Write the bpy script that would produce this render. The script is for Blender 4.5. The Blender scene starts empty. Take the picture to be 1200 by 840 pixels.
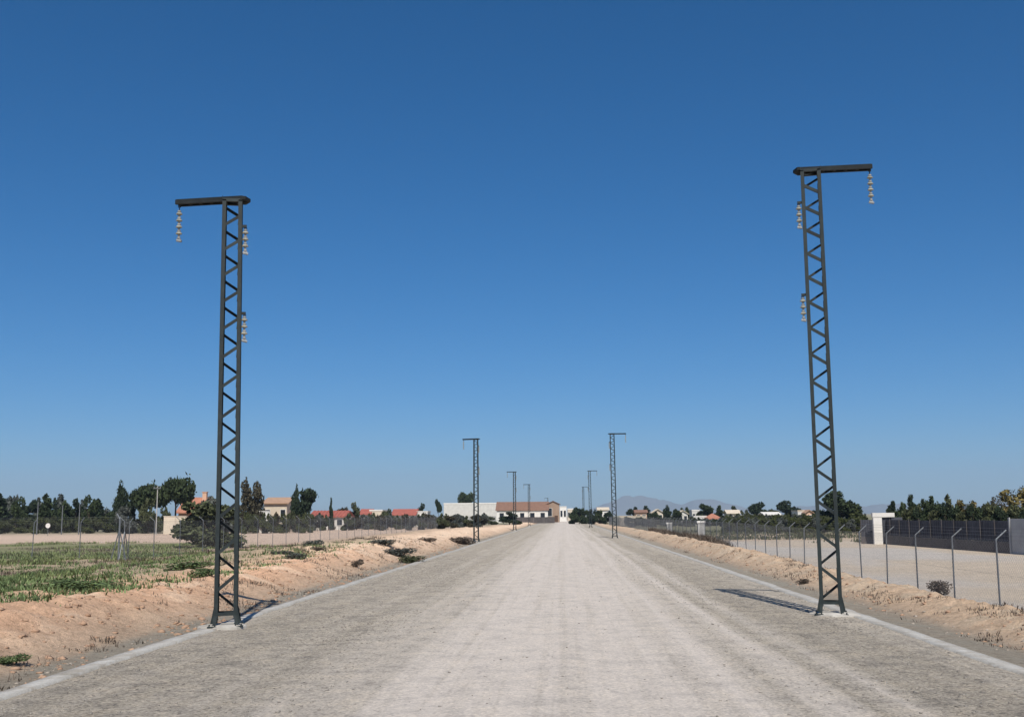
import bpy, math, random
import numpy as np
from mathutils import Vector, Matrix

random.seed(7)
rng = np.random.default_rng(11)
sc = bpy.context.scene
col = sc.collection
R = math.radians

# ------------------------------------------------------------------ camera
F, W, H = 1300.0, 1200.0, 840.0
EYE = 2.0
PITCH, YAW, ROLL = R(8.07), R(2.62), R(-0.4)
cam_d = bpy.data.cameras.new('camera')
cam = bpy.data.objects.new('camera', cam_d)
col.objects.link(cam)
cam_d.sensor_width = 36.0
cam_d.lens = 36.0 * F / W
cam_d.clip_start = 0.1
cam_d.clip_end = 30000
MROT = Matrix.Rotation(YAW, 3, 'Z') @ Matrix.Rotation(R(90) + PITCH, 3, 'X') @ Matrix.Rotation(ROLL, 3, 'Z')
cam.matrix_world = Matrix.Translation((0, 0, EYE)) @ MROT.to_4x4()
sc.camera = cam

# ------------------------------------------------------------------ sky, sun, exposure
SUN_EL = R(50)
SAZ = R(172.5)                                  # sun behind the camera, a little to the right
world = bpy.data.worlds.new('World')
sc.world = world
world.use_nodes = True
wn = world.node_tree
bg = wn.nodes['Background']
sky = wn.nodes.new('ShaderNodeTexSky')
sky.sky_type = 'NISHITA'
sky.sun_disc = False
sky.sun_elevation = SUN_EL
sky.sun_rotation = SAZ
sky.altitude = 1000
sky.air_density = 0.85
sky.dust_density = 1.0
sky.ozone_density = 9.0
hsv = wn.nodes.new('ShaderNodeHueSaturation')
hsv.inputs['Saturation'].default_value = 1.23
hsv.inputs['Hue'].default_value = 0.496
wn.links.new(sky.outputs[0], hsv.inputs['Color'])
wn.links.new(hsv.outputs[0], bg.inputs[0])
bg.inputs[1].default_value = 0.076
sd = bpy.data.lights.new('sun', 'SUN')
sd.energy = 4.2
sd.angle = R(0.53)
sd.color = (1.0, 0.955, 0.88)
sun = bpy.data.objects.new('sun', sd)
col.objects.link(sun)
to_sun = Vector((math.sin(SAZ) * math.cos(SUN_EL), math.cos(SAZ) * math.cos(SUN_EL), math.sin(SUN_EL)))
sun.rotation_euler = to_sun.to_track_quat('Z', 'Y').to_euler()
sun.location = (0, -20, 40)
sc.view_settings.view_transform = 'Standard'
sc.view_settings.look = 'None'
sc.view_settings.exposure = 0.28
sc.view_settings.gamma = 1.0
sc.cycles.max_bounces = 6
sc.cycles.volume_bounces = 0
sc.cycles.transparent_max_bounces = 16

# ------------------------------------------------------------------ survey helpers (photo bearing -> ground position)
def ray(px, py):
    return MROT @ Vector(((px - W / 2) / F, -(py - H / 2) / F, -1.0))
def xat(px, Y, py=604):
    d = ray(px, py); return d.x / d.y * Y
def zat(px, py, Y):
    d = ray(px, py); return EYE + d.z / d.y * Y
def ground(px, py, z=0.0):
    d = ray(px, py); t = (z - EYE) / d.z
    return d.x * t, d.y * t

# ------------------------------------------------------------------ noise + terrain height
def _hash(ix, iy, seed):
    n = (ix.astype(np.int64) * 374761393 + iy.astype(np.int64) * 668265263 + seed * 974634777) & 0xffffffff
    n = ((n ^ (n >> 13)) * 1274126177) & 0xffffffff
    n = n ^ (n >> 16)
    return (n & 0xffff) / 65535.0
def vnoise(x, y, seed=0):
    x = np.asarray(x, float); y = np.asarray(y, float)
    ix = np.floor(x); iy = np.floor(y)
    fx = x - ix; fy = y - iy
    fx = fx * fx * (3 - 2 * fx); fy = fy * fy * (3 - 2 * fy)
    a = _hash(ix, iy, seed); b = _hash(ix + 1, iy, seed)
    c = _hash(ix, iy + 1, seed); d = _hash(ix + 1, iy + 1, seed)
    return (a + (b - a) * fx) * (1 - fy) + (c + (d - c) * fx) * fy
def fbm(x, y, seed=0, o=4):
    s = 0; a = 0.5; f = 1.0
    for k in range(o):
        s = s + a * vnoise(np.asarray(x) * f, np.asarray(y) * f, seed + k); a *= 0.5; f *= 2.07
    return s
def ss(a, b, t):
    t = np.clip((np.asarray(t, float) - a) / (b - a), 0, 1)
    return t * t * (3 - 2 * t)
RL, RR = -6.34, 5.62                              # the two concrete edges
def bank_left(x, y):
    k = (fbm(y * 0.22, x * 0.05 + 3, 5) - 0.45) * 1.6
    return ss(-7.0 + 0.35 * k, -9.35 + 0.9 * k, x)
def hgt(x, y):
    x = np.asarray(x, float); y = np.asarray(y, float)
    far = 1 - 0.55 * ss(115, 190, y)
    bl = bank_left(x, y)
    top = (0.53 + 0.34 * (fbm(x * 0.15, y * 0.15, 21) - 0.47) + 0.70 * ss(36, 46, y) * (fbm(x * .35, y * .22, 91) - .36)) * far
    left = bl * top * (1 - 0.88 * ss(-11.5, -20.5, x))
    rough = bl * (1 - 0.75 * ss(-12, -18, x)) * far
    left = left + rough * (0.22 * (fbm(x * 0.9, y * 0.9, 31) - 0.47) + 0.20 * (fbm(x * 3.4, y * 2.6, 41, 4) - 0.44))
    rill = (1 - ss(0.0, 0.5, np.abs(bl - 0.45))) * far
    left = left - rill * 0.30 * np.clip(fbm(y * 1.6 + x * .5, x * 0.5, 51, 3) - 0.42, 0, 1)
    vr = ss(6.2, 7.1, x)
    zc = 0.21 + 0.27 * ss(22, 60, y) + 0.14 * (fbm(y * 0.35, x * 0.3, 61) - .47)
    cr = ss(6.7, 8.2, x) * (1 - ss(8.5, 9.8, x))
    right = vr * -0.09 + cr * zc * (1 - 0.6 * ss(140, 220, y))
    right = right - 0.15 * ss(8.6, 9.8, x) * (1 - ss(12, 22, x)) * (1 - ss(40, 70, y))
    right = right + cr * (0.20 * (fbm(x * 1.3, y * 1.1, 71) - 0.47) + 0.26 * (fbm(x * 3.6, y * 3.2, 81, 4) - .44))
    base = -0.06 + 0.03 * (ss(RL - .1, RL - .3, x) + ss(RR + .1, RR + .3, x))
    return base + np.where(x < 0, left, right)
def hz(x, y): return float(hgt(x, y))

# ------------------------------------------------------------------ node material helpers
def mat_new(name):
    m = bpy.data.materials.new(name); m.use_nodes = True
    nt = m.node_tree
    return m, nt, nt.nodes['Principled BSDF']
def N(nt, t, **kw):
    n = nt.nodes.new(t)
    for k, v in kw.items(): setattr(n, k, v)
    return n
def ramp(nt, stops, src=None, interp='LINEAR'):
    r = N(nt, 'ShaderNodeValToRGB'); cr = r.color_ramp; cr.interpolation = interp
    while len(cr.elements) < len(stops): cr.elements.new(0.5)
    for e, (p, c) in zip(cr.elements, stops):
        e.position = p; e.color = (*c, 1) if len(c) == 3 else c
    if src is not None: nt.links.new(src, r.inputs[0])
    return r
def noise(nt, vec, scale, detail=6, rough=0.6):
    n = N(nt, 'ShaderNodeTexNoise'); n.inputs['Scale'].default_value = scale
    n.inputs['Detail'].default_value = detail; n.inputs['Roughness'].default_value = rough
    if vec is not None: nt.links.new(vec, n.inputs['Vector'])
    return n
def mix(nt, a, b, fac, mode='MIX'):
    m = N(nt, 'ShaderNodeMix', data_type='RGBA', blend_type=mode)
    for s, v in ((m.inputs[6], a), (m.inputs[7], b), (m.inputs[0], fac)):
        if isinstance(v, (int, float)): s.default_value = v
        elif isinstance(v, tuple): s.default_value = (*v, 1)
        else: nt.links.new(v, s)
    return m.outputs[2]
def bump(nt, src, strength, dist, bsdf):
    b = N(nt, 'ShaderNodeBump'); b.inputs['Strength'].default_value = strength
    b.inputs['Distance'].default_value = dist
    nt.links.new(src, b.inputs['Height']); nt.links.new(b.outputs[0], bsdf.inputs['Normal'])
def simple(name, c, c2=None, scale=4.0, rough=0.8, metal=0.0, bmp=0.0, bscale=None, coord='Object', detail=6):
    m, nt, b = mat_new(name)
    tc = N(nt, 'ShaderNodeTexCoord')
    c2 = c2 or tuple(v * 0.75 for v in c)
    n = noise(nt, tc.outputs[coord], scale, detail)
    r = ramp(nt, [(0.3, c2), (0.7, c)], n.outputs['Fac'])
    oi = N(nt, 'ShaderNodeObjectInfo')
    rv = ramp(nt, [(0, (.84, .84, .84)), (1, (1.08, 1.08, 1.08))], oi.outputs['Random'])
    nt.links.new(mix(nt, r.outputs[0], rv.outputs[0], 1.0, 'MULTIPLY'), b.inputs['Base Color'])
    b.inputs['Roughness'].default_value = rough; b.inputs['Metallic'].default_value = metal
    b.inputs['Specular IOR Level'].default_value = 0.25
    if bmp:
        n2 = noise(nt, tc.outputs[coord], bscale or scale * 4, 5)
        bump(nt, n2.outputs['Fac'], bmp, 0.05, b)
    return m
def foliage(name, dark, light, scale=3.0):
    m, nt, b = mat_new(name)
    at = N(nt, 'ShaderNodeAttribute', attribute_name='tone')
    tc = N(nt, 'ShaderNodeTexCoord')
    n = noise(nt, tc.outputs['Object'], scale, 3)
    add = N(nt, 'ShaderNodeMath', operation='MULTIPLY_ADD')
    nt.links.new(n.outputs['Fac'], add.inputs[0]); add.inputs[1].default_value = 0.9
    nt.links.new(at.outputs['Fac'], add.inputs[2])
    r = ramp(nt, [(0.4, dark), (1.15 / 1.3, light)], add.outputs[0])
    nt.links.new(r.outputs[0], b.inputs['Base Color'])
    b.inputs['Roughness'].default_value = 0.75
    b.inputs['Specular IOR Level'].default_value = 0.15
    return m

M = {}
# painted lattice steel: dark green-grey, dusty and rust-freckled
def steel_mat():
    m, nt, b = mat_new('painted_steel')
    tc = N(nt, 'ShaderNodeTexCoord')
    n = noise(nt, tc.outputs['Object'], 5, 8, 0.7)
    r = ramp(nt, [(0.3, (0.015, 0.022, 0.023)), (0.55, (0.025, 0.036, 0.037)), (0.75, (0.048, 0.060, 0.060))], n.outputs['Fac'])
    n2 = noise(nt, tc.outputs['Object'], 14, 6, 0.7)
    r2 = ramp(nt, [(0.62, (0, 0, 0)), (0.74, (1, 1, 1))], n2.outputs['Fac'])
    c = mix(nt, r.outputs[0], (0.070, 0.042, 0.028), r2.outputs[0])
    oi = N(nt, 'ShaderNodeObjectInfo')
    rv = ramp(nt, [(0, (.45, .47, .49)), (1, (.95, .92, .87))], oi.outputs['Random'])
    nt.links.new(mix(nt, c, rv.outputs[0], 1.0, 'MULTIPLY'), b.inputs['Base Color'])
    b.inputs['Roughness'].default_value = 0.6
    b.inputs['Specular IOR Level'].default_value = 0.35
    return m
M['steel'] = steel_mat()
M['dark_steel'] = simple('dark_painted_steel', (0.018, 0.022, 0.023), (0.008, 0.010, 0.011), 6, 0.75)
M['disc'] = simple('glazed_insulator', (0.40, 0.39, 0.32), (0.24, 0.23, 0.19), 20, 0.15)
M['cap'] = simple('galvanised_cap', (0.32, 0.33, 0.33), (0.22, 0.23, 0.23), 20, 0.5, 0.0)
M['galv'] = simple('galvanised_tube', (0.20, 0.21, 0.22), (0.12, 0.13, 0.14), 6, 0.5, 0.3)
M['wire'] = simple('galvanised_wire', (0.25, 0.25, 0.26), (0.18, 0.18, 0.19), 3, 0.6, 0.2)
M['concrete'] = simple('pale_concrete', (0.58, 0.545, 0.49), (0.33, 0.30, 0.25), 2.2, 0.9, 0, 0.3, 40)
M['conc_post'] = simple('old_concrete', (0.46, 0.45, 0.42), (0.32, 0.31, 0.29), 3, 0.9)
M['bark'] = simple('bark', (0.09, 0.065, 0.045), (0.04, 0.03, 0.022), 12, 0.95)
M['white'] = simple('white_render', (0.72, 0.69, 0.63), (0.58, 0.55, 0.50), 1.2, 0.9)
M['cream'] = simple('cream_render', (0.66, 0.57, 0.44), (0.52, 0.44, 0.34), 1.0, 0.9)
M['peach'] = simple('peach_render', (0.62, 0.40, 0.27), (0.50, 0.32, 0.22), 1.0, 0.9)
M['tan_wall'] = simple('tan_render', (0.40, 0.28, 0.20), (0.30, 0.21, 0.15), 0.6, 0.9)
M['grey_wall'] = simple('grey_render', (0.40, 0.40, 0.39), (0.28, 0.28, 0.28), 1.2, 0.9)
M['glass'] = simple('dark_window', (0.03, 0.035, 0.045), (0.015, 0.018, 0.022), 2, 0.15)
M['shutter'] = simple('brown_shutter', (0.10, 0.055, 0.035), (0.06, 0.035, 0.025), 4, 0.6)
M['screen'] = simple('slate_screen', (0.070, 0.072, 0.085), (0.040, 0.042, 0.052), 1.5, 0.85)
M['base_wall'] = simple('weathered_block_wall', (0.115, 0.100, 0.095), (0.07, 0.062, 0.060), 2.0, 0.95)
def tile_mat(name, c, c2):
    m, nt, b = mat_new(name)
    tc = N(nt, 'ShaderNodeTexCoord')
    n = noise(nt, tc.outputs['Object'], 1.5, 6)
    r = ramp(nt, [(0.3, c2), (0.7, c)], n.outputs['Fac'])
    nt.links.new(r.outputs[0], b.inputs['Base Color'])
    b.inputs['Roughness'].default_value = 0.9
    return m
M['terracotta'] = tile_mat('terracotta_tiles', (0.46, 0.20, 0.12), (0.34, 0.14, 0.09))
M['red_tile'] = tile_mat('red_tiles', (0.40, 0.115, 0.08), (0.28, 0.08, 0.06))
M['brown_tile'] = tile_mat('brown_tiles', (0.26, 0.145, 0.095), (0.18, 0.10, 0.07))
M['tan_tile'] = tile_mat('tan_tiles', (0.44, 0.28, 0.18), (0.34, 0.21, 0.14))
M['pine'] = foliage('pine_foliage', (0.010, 0.017, 0.008), (0.060, 0.080, 0.034))
M['cypress'] = foliage('cypress_foliage', (0.008, 0.014, 0.009), (0.040, 0.058, 0.030))
M['olive'] = foliage('olive_foliage', (0.024, 0.029, 0.014), (0.105, 0.115, 0.055))
M['brownleaf'] = foliage('brown_green_foliage', (0.024, 0.021, 0.013), (0.085, 0.075, 0.046))
M['greygreen'] = foliage('grey_green_foliage', (0.036, 0.042, 0.036), (0.125, 0.135, 0.115))
M['orchard'] = foliage('orchard_foliage', (0.016, 0.024, 0.008), (0.090, 0.100, 0.035))
M['tan'] = foliage('tan_foliage', (0.055, 0.046, 0.016), (0.21, 0.17, 0.065))
M['weed'] = foliage('weed_foliage', (0.034, 0.052, 0.022), (0.175, 0.235, 0.095), 2.0)
M['yellowgrass'] = foliage('yellow_grass', (0.062, 0.072, 0.028), (0.23, 0.27, 0.11), 1.0)
M['dry'] = foliage('dry_brush', (0.046, 0.036, 0.028), (0.16, 0.125, 0.095), 2.0)
M['stone'] = simple('field_stone', (0.42, 0.36, 0.29), (0.26, 0.22, 0.18), 1.0, 0.95)
M['clod'] = simple('earth_clod', (0.46, 0.30, 0.20), (0.32, 0.20, 0.13), 1.0, 0.98)
M['pebble'] = simple('road_pebble', (0.40, 0.365, 0.31), (0.20, 0.18, 0.155), 0.7, 0.95)
M['rock_hill'] = simple('mountain_rock', (0.22, 0.225, 0.225), (0.15, 0.16, 0.155), 0.002, 1.0)

# ------------------------------------------------------------------ mesh builder
class MB:
    def __init__(s): s.v = []; s.f = []
    def add(s, vs, fs):
        o = len(s.v); s.v += [tuple(v) for v in vs]; s.f += [tuple(i + o for i in f) for f in fs]; return s
    def box(s, x0, x1, y0, y1, z0, z1):
        vs = [(x, y, z) for z in (z0, z1) for y in (y0, y1) for x in (x0, x1)]
        return s.add(vs, [(0, 2, 3, 1), (4, 5, 7, 6), (0, 1, 5, 4), (2, 6, 7, 3), (0, 4, 6, 2), (1, 3, 7, 5)])
    def prism(s, prof, A, B, u, v, prof2=None):
        A, B, u, v = map(Vector, (A, B, u, v)); n = len(prof); prof2 = prof2 or prof
        vs = [A + u * a + v * b for a, b in prof] + [B + u * a + v * b for a, b in prof2]
        fs = [tuple(range(n - 1, -1, -1)), tuple(range(n, 2 * n))] + [(i, (i + 1) % n, n + (i + 1) % n, n + i) for i in range(n)]
        return s.add(vs, fs)
    def lbar(s, A, B, u, v, w, t):            # angle iron: flanges along u and v from the corner line AB
        return s.prism([(0, 0), (w, 0), (w, t), (t, t), (t, w), (0, w)], A, B, u, v)
    def bar(s, A, B, w, t, up=(0, 0, 1)):     # flat or square bar
        A, B = Vector(A), Vector(B); d = (B - A).normalized(); u = d.cross(Vector(up))
        if u.length < 1e-4: u = d.cross(Vector((1, 0, 0)))
        u.normalize(); v = u.cross(d)
        return s.prism([(-w / 2, -t / 2), (w / 2, -t / 2), (w / 2, t / 2), (-w / 2, t / 2)], A, B, u, v)
    def tube(s, pts, rad, n=8):
        pts = [Vector(p) for p in pts]; o = len(s.v)
        if not isinstance(rad, (list, tuple)): rad = [rad] * len(pts)
        for i, p in enumerate(pts):
            d = (pts[min(i + 1, len(pts) - 1)] - pts[max(i - 1, 0)]).normalized()
            u = d.cross(Vector((0.13, 0.99, 0.05))).normalized(); w = d.cross(u)
            for k in range(n):
                a = 2 * math.pi * k / n
                s.v.append(tuple(p + (u * math.cos(a) + w * math.sin(a)) * rad[i]))
        for i in range(len(pts) - 1):
            for k in range(n):
                s.f.append((o + i * n + k, o + i * n + (k + 1) % n, o + (i + 1) * n + (k + 1) % n, o + (i + 1) * n + k))
        s.f.append(tuple(o + k for k in range(n - 1, -1, -1)))
        s.f.append(tuple(o + (len(pts) - 1) * n + k for k in range(n)))
        return s
    def lathe(s, prof, c=(0, 0, 0), n=14):
        o = len(s.v)
        for r, z in prof:
            for k in range(n):
                a = 2 * math.pi * k / n
                s.v.append((c[0] + r * math.cos(a), c[1] + r * math.sin(a), c[2] + z))
        for i in range(len(prof) - 1):
            for k in range(n):
                s.f.append((o + i * n + k, o + i * n + (k + 1) % n, o + (i + 1) * n + (k + 1) % n, o + (i + 1) * n + k))
        s.f.append(tuple(o + k for k in range(n)))
        s.f.append(tuple(o + (len(prof) - 1) * n + k for k in range(n - 1, -1, -1)))
        return s
    def mesh(s, name, m):
        me = bpy.data.meshes.new(name); me.from_pydata(s.v, [], s.f); me.materials.append(m)
        import bmesh
        bm = bmesh.new(); bm.from_mesh(me); bmesh.ops.recalc_face_normals(bm, faces=bm.faces); bm.to_mesh(me); bm.free()
        return me
    def build(s, name, m, parent=None):
        return link(name, s.mesh(name, m), parent)
def link(name, me, parent=None, loc=None):
    o = bpy.data.objects.new(name, me); col.objects.link(o)
    if parent: o.parent = parent
    if loc is not None: o.location = loc
    return o
def tag(o, label=None, cat=None, group=None, kind=None):
    for k, v in (('label', label), ('category', cat), ('group', group), ('kind', kind)):
        if v: o[k] = v
    return o
def thing(name, label, cat, loc=(0, 0, 0), rz=0.0, group=None):
    o = bpy.data.objects.new(name, None); col.objects.link(o)
    o.empty_display_size = 0.3; o.location = loc; o.rotation_euler = (0, 0, rz)
    return tag(o, label, cat, group)
def copy_tree(o, parent=None):
    c = o.copy(); col.objects.link(c)
    if parent: c.parent = parent
    for ch in list(o.children): copy_tree(ch, c)
    return c
def npmesh(name, V, Fq, m, tone=None, smooth=False):
    me = bpy.data.meshes.new(name)
    V = np.asarray(V, np.float32); Fq = np.asarray(Fq, np.int32); k = Fq.shape[1]
    me.vertices.add(len(V)); me.vertices.foreach_set('co', V.ravel())
    me.loops.add(Fq.size); me.loops.foreach_set('vertex_index', Fq.ravel())
    me.polygons.add(len(Fq))
    me.polygons.foreach_set('loop_start', np.arange(0, Fq.size, k, dtype=np.int32))
    me.polygons.foreach_set('loop_total', np.full(len(Fq), k, np.int32))
    if smooth: me.polygons.foreach_set('use_smooth', np.ones(len(Fq), bool))
    me.update(calc_edges=True); me.validate()
    if tone is not None:
        a = me.attributes.new('tone', 'FLOAT', 'POINT'); a.data.foreach_set('value', np.asarray(tone, np.float32))
    me.materials.append(m)
    return me

# ------------------------------------------------------------------ ground sheet
def axis(segs):
    out = []
    for a, b, st in segs: out += list(np.arange(a, b - 1e-6, st))
    return np.array(out + [segs[-1][1]])
def grow(a, b, s0, k):
    out = [a]; s = s0
    while out[-1] + s < b: out.append(out[-1] + s); s *= k
    return np.array(out[1:] + [b])
gx = np.concatenate([-grow(24, 9000, 1.2, 1.22)[::-1], axis([(-24, -11, .3), (-11, -6.6, .075), (-6.6, -5.8, .1), (-5.8, 5.6, .8), (5.6, 7, .1), (7, 10, .08), (10, 14, .4), (14, 24, 1.0)]), grow(24, 9000, 1.5, 1.22)])
gy = np.concatenate([-grow(0, 9000, 3, 1.4)[::-1], axis([(0, 9, .8), (9, 32, .09), (32, 60, .16), (60, 120, .45), (120, 240, 1.5)]), grow(240, 9000, 3, 1.25)])
GX, GY = np.meshgrid(gx, gy)
GZ = hgt(GX, GY)
nx, ny = len(gx), len(gy)
idx = np.arange(nx * ny).reshape(ny, nx)
quads = np.stack([idx[:-1, :-1], idx[:-1, 1:], idx[1:, 1:], idx[1:, :-1]], -1).reshape(-1, 4)
def lerp3(c, d, t): return c + (np.asarray(d) - c) * t[..., None]
X, Y = GX.ravel(), GY.ravel()
C = np.tile(np.array([0.40, 0.30, 0.215]), (len(X), 1))                   # plain sandy soil
nl = fbm(X * .35, Y * .35, 101); nm = fbm(X * 1.4, Y * 1.4, 111); nb = fbm(X * .02, Y * .02, 121)
bankm = bank_left(X, Y) * ss(-14, -10, X)
C = lerp3(C, (0.57, 0.345, 0.215), bankm * (0.55 + 0.6 * nl) * ss(0, 1, 1))  # orange cut of the bank
C = lerp3(C, (0.56, 0.42, 0.30), bankm * ss(.46, .62, nm) * .7)
C = lerp3(C, (0.58, 0.45, 0.33), bankm * ss(38, 60, Y) * .7)
plat = ss(-9.5, -12, X)
C = lerp3(C, (0.34, 0.27, 0.18), plat * (1 - ss(60, 75, Y)) * .8)
green = ss(-23, -28, X) * (1 - ss(86, 95, Y))
C = lerp3(C, (0.20, 0.195, 0.105), green * (0.5 + nl))
sandf = ss(-19, -23, X) * ss(70, 80, Y) * (1 - green) * (1 - ss(170, 215, Y))
C = lerp3(C, (0.50, 0.375, 0.285), sandf)
farL = (X < 0) * ss(120, 170, Y) * ss(-30, -60, X)
C = lerp3(C, (0.20, 0.185, 0.120), farL * .9)
C = lerp3(C, (0.24, 0.22, 0.15), ss(190, 260, Y) * (X < -12) * 1.0)
verge = (ss(-7.5, -7.15, X) * (X < 0) + (1 - ss(6.75, 7.3, X)) * (X > 0))
C = lerp3(C, (0.235, 0.220, 0.182), verge * (.75 + .5 * (nm - .5)))
rb = ss(7.0, 7.6, X) * (1 - ss(9.0, 10, X))
C = lerp3(C, (0.52, 0.375, 0.255), rb * (.6 + .7 * (nl - .4)))
C = lerp3(C, (0.44, 0.35, 0.255), rb * ss(.45, .6, nm) * .7)
lot = ss(9.2, 10.2, X) * (1 - ss(86, 96, Y))
C = lerp3(C, (0.47, 0.425, 0.375), lot)
C = lerp3(C, (0.50, 0.405, 0.30), lot * ss(.45, .6, fbm(X * .12, Y * .05, 131)) * .8)
tanb = ss(9.2, 10.2, X) * ss(86, 96, Y) * (1 - ss(118, 132, Y))
C = lerp3(C, (0.46, 0.36, 0.26), tanb * .9)
gr = ss(9.2, 12, X) * ss(118, 132, Y)
C = lerp3(C, (0.17, 0.165, 0.100), gr * .95)
C = lerp3(C, (0.23, 0.205, 0.14), ss(600, 1200, Y) * .8)
C = C * (1.16 + 0.30 * nm[:, None]) * (1 + .14 * bankm[:, None])
mt, nt, b = mat_new('sandy_ground')
at = N(nt, 'ShaderNodeAttribute', attribute_name='soil')
tc = N(nt, 'ShaderNodeTexCoord')
n1 = noise(nt, tc.outputs['Object'], 7, 8, 0.7)
r1 = ramp(nt, [(0.28, (0.62, 0.60, 0.58)), (0.5, (1, 1, 1)), (0.74, (1.2, 1.2, 1.18))], n1.outputs['Fac'])
n3 = noise(nt, tc.outputs['Object'], 45, 4, 0.6)
r3 = ramp(nt, [(0.3, (0.72, 0.71, 0.70)), (0.55, (1, 1, 1)), (0.8, (1.15, 1.15, 1.15))], n3.outputs['Fac'])
cc = mix(nt, at.outputs['Color'], r1.outputs[0], 1.0, 'MULTIPLY')
cc = mix(nt, cc, r3.outputs[0], 0.8, 'MULTIPLY')
nt.links.new(cc, b.inputs['Base Color']); b.inputs['Roughness'].default_value = 1.0
b.inputs['Specular IOR Level'].default_value = 0.05
n2 = noise(nt, tc.outputs['Object'], 12, 8, 0.75)
bump(nt, n2.outputs['Fac'], 0.9, 0.10, b)
me = npmesh('ground', np.stack([X, Y, GZ.ravel()], -1), quads, mt, smooth=True)
a = me.attributes.new('soil', 'FLOAT_COLOR', 'POINT')
a.data.foreach_set('color', np.concatenate([C, np.ones((len(C), 1))], 1).astype(np.float32).ravel())
tag(link('ground', me), 'sandy ground with low earth banks beside a dirt road', kind='structure')

# ------------------------------------------------------------------ gravel road
def sheet(xs, ys, zf):
    A, B = np.meshgrid(xs, ys); i = np.arange(A.size).reshape(A.shape)
    q = np.stack([i[:-1, :-1], i[:-1, 1:], i[1:, 1:], i[1:, :-1]], -1).reshape(-1, 4)
    return np.stack([A.ravel(), B.ravel(), zf(A.ravel(), B.ravel())], -1), q
def road_z(x, y):
    rut = 0.012 * np.sin(x * 5.3 + 1.5 * fbm(x * .2, y * .02, 7)) * ss(4.6, 2.5, np.abs(x))
    return 0.0 + 0.05 * (1 - (x / 6.2) ** 2) + rut * fbm(x * .5, y * .08, 9) + 0.012 * (fbm(x * 2, y * 2, 13) - .47) * ss(1.5, 4, np.abs(x))
ROAD_END = 520
xs = np.arange(RL, RR + .01, 0.11); xs[-1] = RR
ys = np.concatenate([[-40, -10, 0], axis([(4, 24, .14), (24, 60, .4), (60, 200, 2)]), grow(200, ROAD_END, 4, 1.05)])
V, q = sheet(xs, ys, road_z)
mt, nt, b = mat_new('gravel_road')
tc = N(nt, 'ShaderNodeTexCoord')
sep = N(nt, 'ShaderNodeSeparateXYZ'); nt.links.new(tc.outputs['Object'], sep.inputs[0])
def stretched(sx, sy, scale, detail, rough=.6):
    mp = N(nt, 'ShaderNodeMapping'); mp.inputs['Scale'].default_value = (sx, sy, 1)
    nt.links.new(tc.outputs['Object'], mp.inputs[0])
    return noise(nt, mp.outputs[0], scale, detail, rough)
wob = stretched(0.25, 0.03, 1.0, 3)              # slow wander of the wheel tracks
xa = N(nt, 'ShaderNodeMath', operation='MULTIPLY_ADD'); nt.links.new(wob.outputs['Fac'], xa.inputs[0])
xa.inputs[1].default_value = 1.4; nt.links.new(sep.outputs[0], xa.inputs[2])
mr = N(nt, 'ShaderNodeMapRange'); mr.inputs[1].default_value = -5.5; mr.inputs[2].default_value = 6.7
nt.links.new(xa.outputs[0], mr.inputs[0])
prof = ramp(nt, [(0.0, (.10,) * 3), (0.11, (.05,) * 3), (0.17, (.28,) * 3), (0.22, (.12,) * 3), (0.29, (.55,) * 3), (0.33, (.62,) * 3), (0.36, (.88,) * 3),
                 (0.44, (1,) * 3), (0.50, (.86,) * 3), (0.53, (1,) * 3), (0.60, (.95,) * 3), (0.635, (.80,) * 3), (0.665, (.95,) * 3), (0.70, (.50,) * 3), (0.73, (.88,) * 3),
                 (0.755, (.22,) * 3), (0.785, (.66,) * 3), (0.815, (.0,) * 3), (0.87, (.02,) * 3), (0.93, (.18,) * 3), (1.0, (.28,) * 3)], mr.outputs[0])
st1 = stretched(4.5, 0.025, 1.0, 6, .72)
st2 = stretched(1.6, 0.16, 1.0, 7, .72)
s1 = N(nt, 'ShaderNodeMath', operation='MULTIPLY_ADD'); nt.links.new(st1.outputs['Fac'], s1.inputs[0]); s1.inputs[1].default_value = 1.15; s1.inputs[2].default_value = -.575
s2 = N(nt, 'ShaderNodeMath', operation='MULTIPLY_ADD'); nt.links.new(st2.outputs['Fac'], s2.inputs[0]); s2.inputs[1].default_value = .6; s2.inputs[2].default_value = -.30
ad = N(nt, 'ShaderNodeMath', operation='ADD'); nt.links.new(s1.outputs[0], ad.inputs[0]); nt.links.new(s2.outputs[0], ad.inputs[1])
ad2 = N(nt, 'ShaderNodeMath', operation='ADD'); nt.links.new(prof.outputs[0], ad2.inputs[0]); nt.links.new(ad.outputs[0], ad2.inputs[1])
base = ramp(nt, [(0.0, (0.405, 0.355, 0.288)), (0.35, (0.465, 0.410, 0.340)), (1.0, (0.570, 0.507, 0.444))], ad2.outputs[0])
g1 = noise(nt, tc.outputs['Object'], 28, 8, .75)
gr1 = ramp(nt, [(0.34, (.50, .50, .51)), (0.5, (1, 1, 1)), (0.66, (1.42, 1.41, 1.38))], g1.outputs['Fac'])
g2 = N(nt, 'ShaderNodeTexVoronoi'); g2.inputs['Scale'].default_value = 30; nt.links.new(tc.outputs['Object'], g2.inputs['Vector'])
gr2 = ramp(nt, [(0.0, (.52, .52, .54)), (0.22, (.90, .90, .90)), (0.6, (1, 1, 1)), (1.0, (1.26, 1.25, 1.22))], None)
sp2 = N(nt, 'ShaderNodeSeparateColor'); nt.links.new(g2.outputs['Color'], sp2.inputs[0]); nt.links.new(sp2.outputs[0], gr2.inputs[0])
inv = ramp(nt, [(0.0, (1,) * 3), (1.0, (.42,) * 3)], ad2.outputs[0])
cc = mix(nt, base.outputs[0], gr1.outputs[0], inv.outputs[0], 'MULTIPLY')
cc = mix(nt, cc, gr2.outputs[0], inv.outputs[0], 'MULTIPLY')
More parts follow.
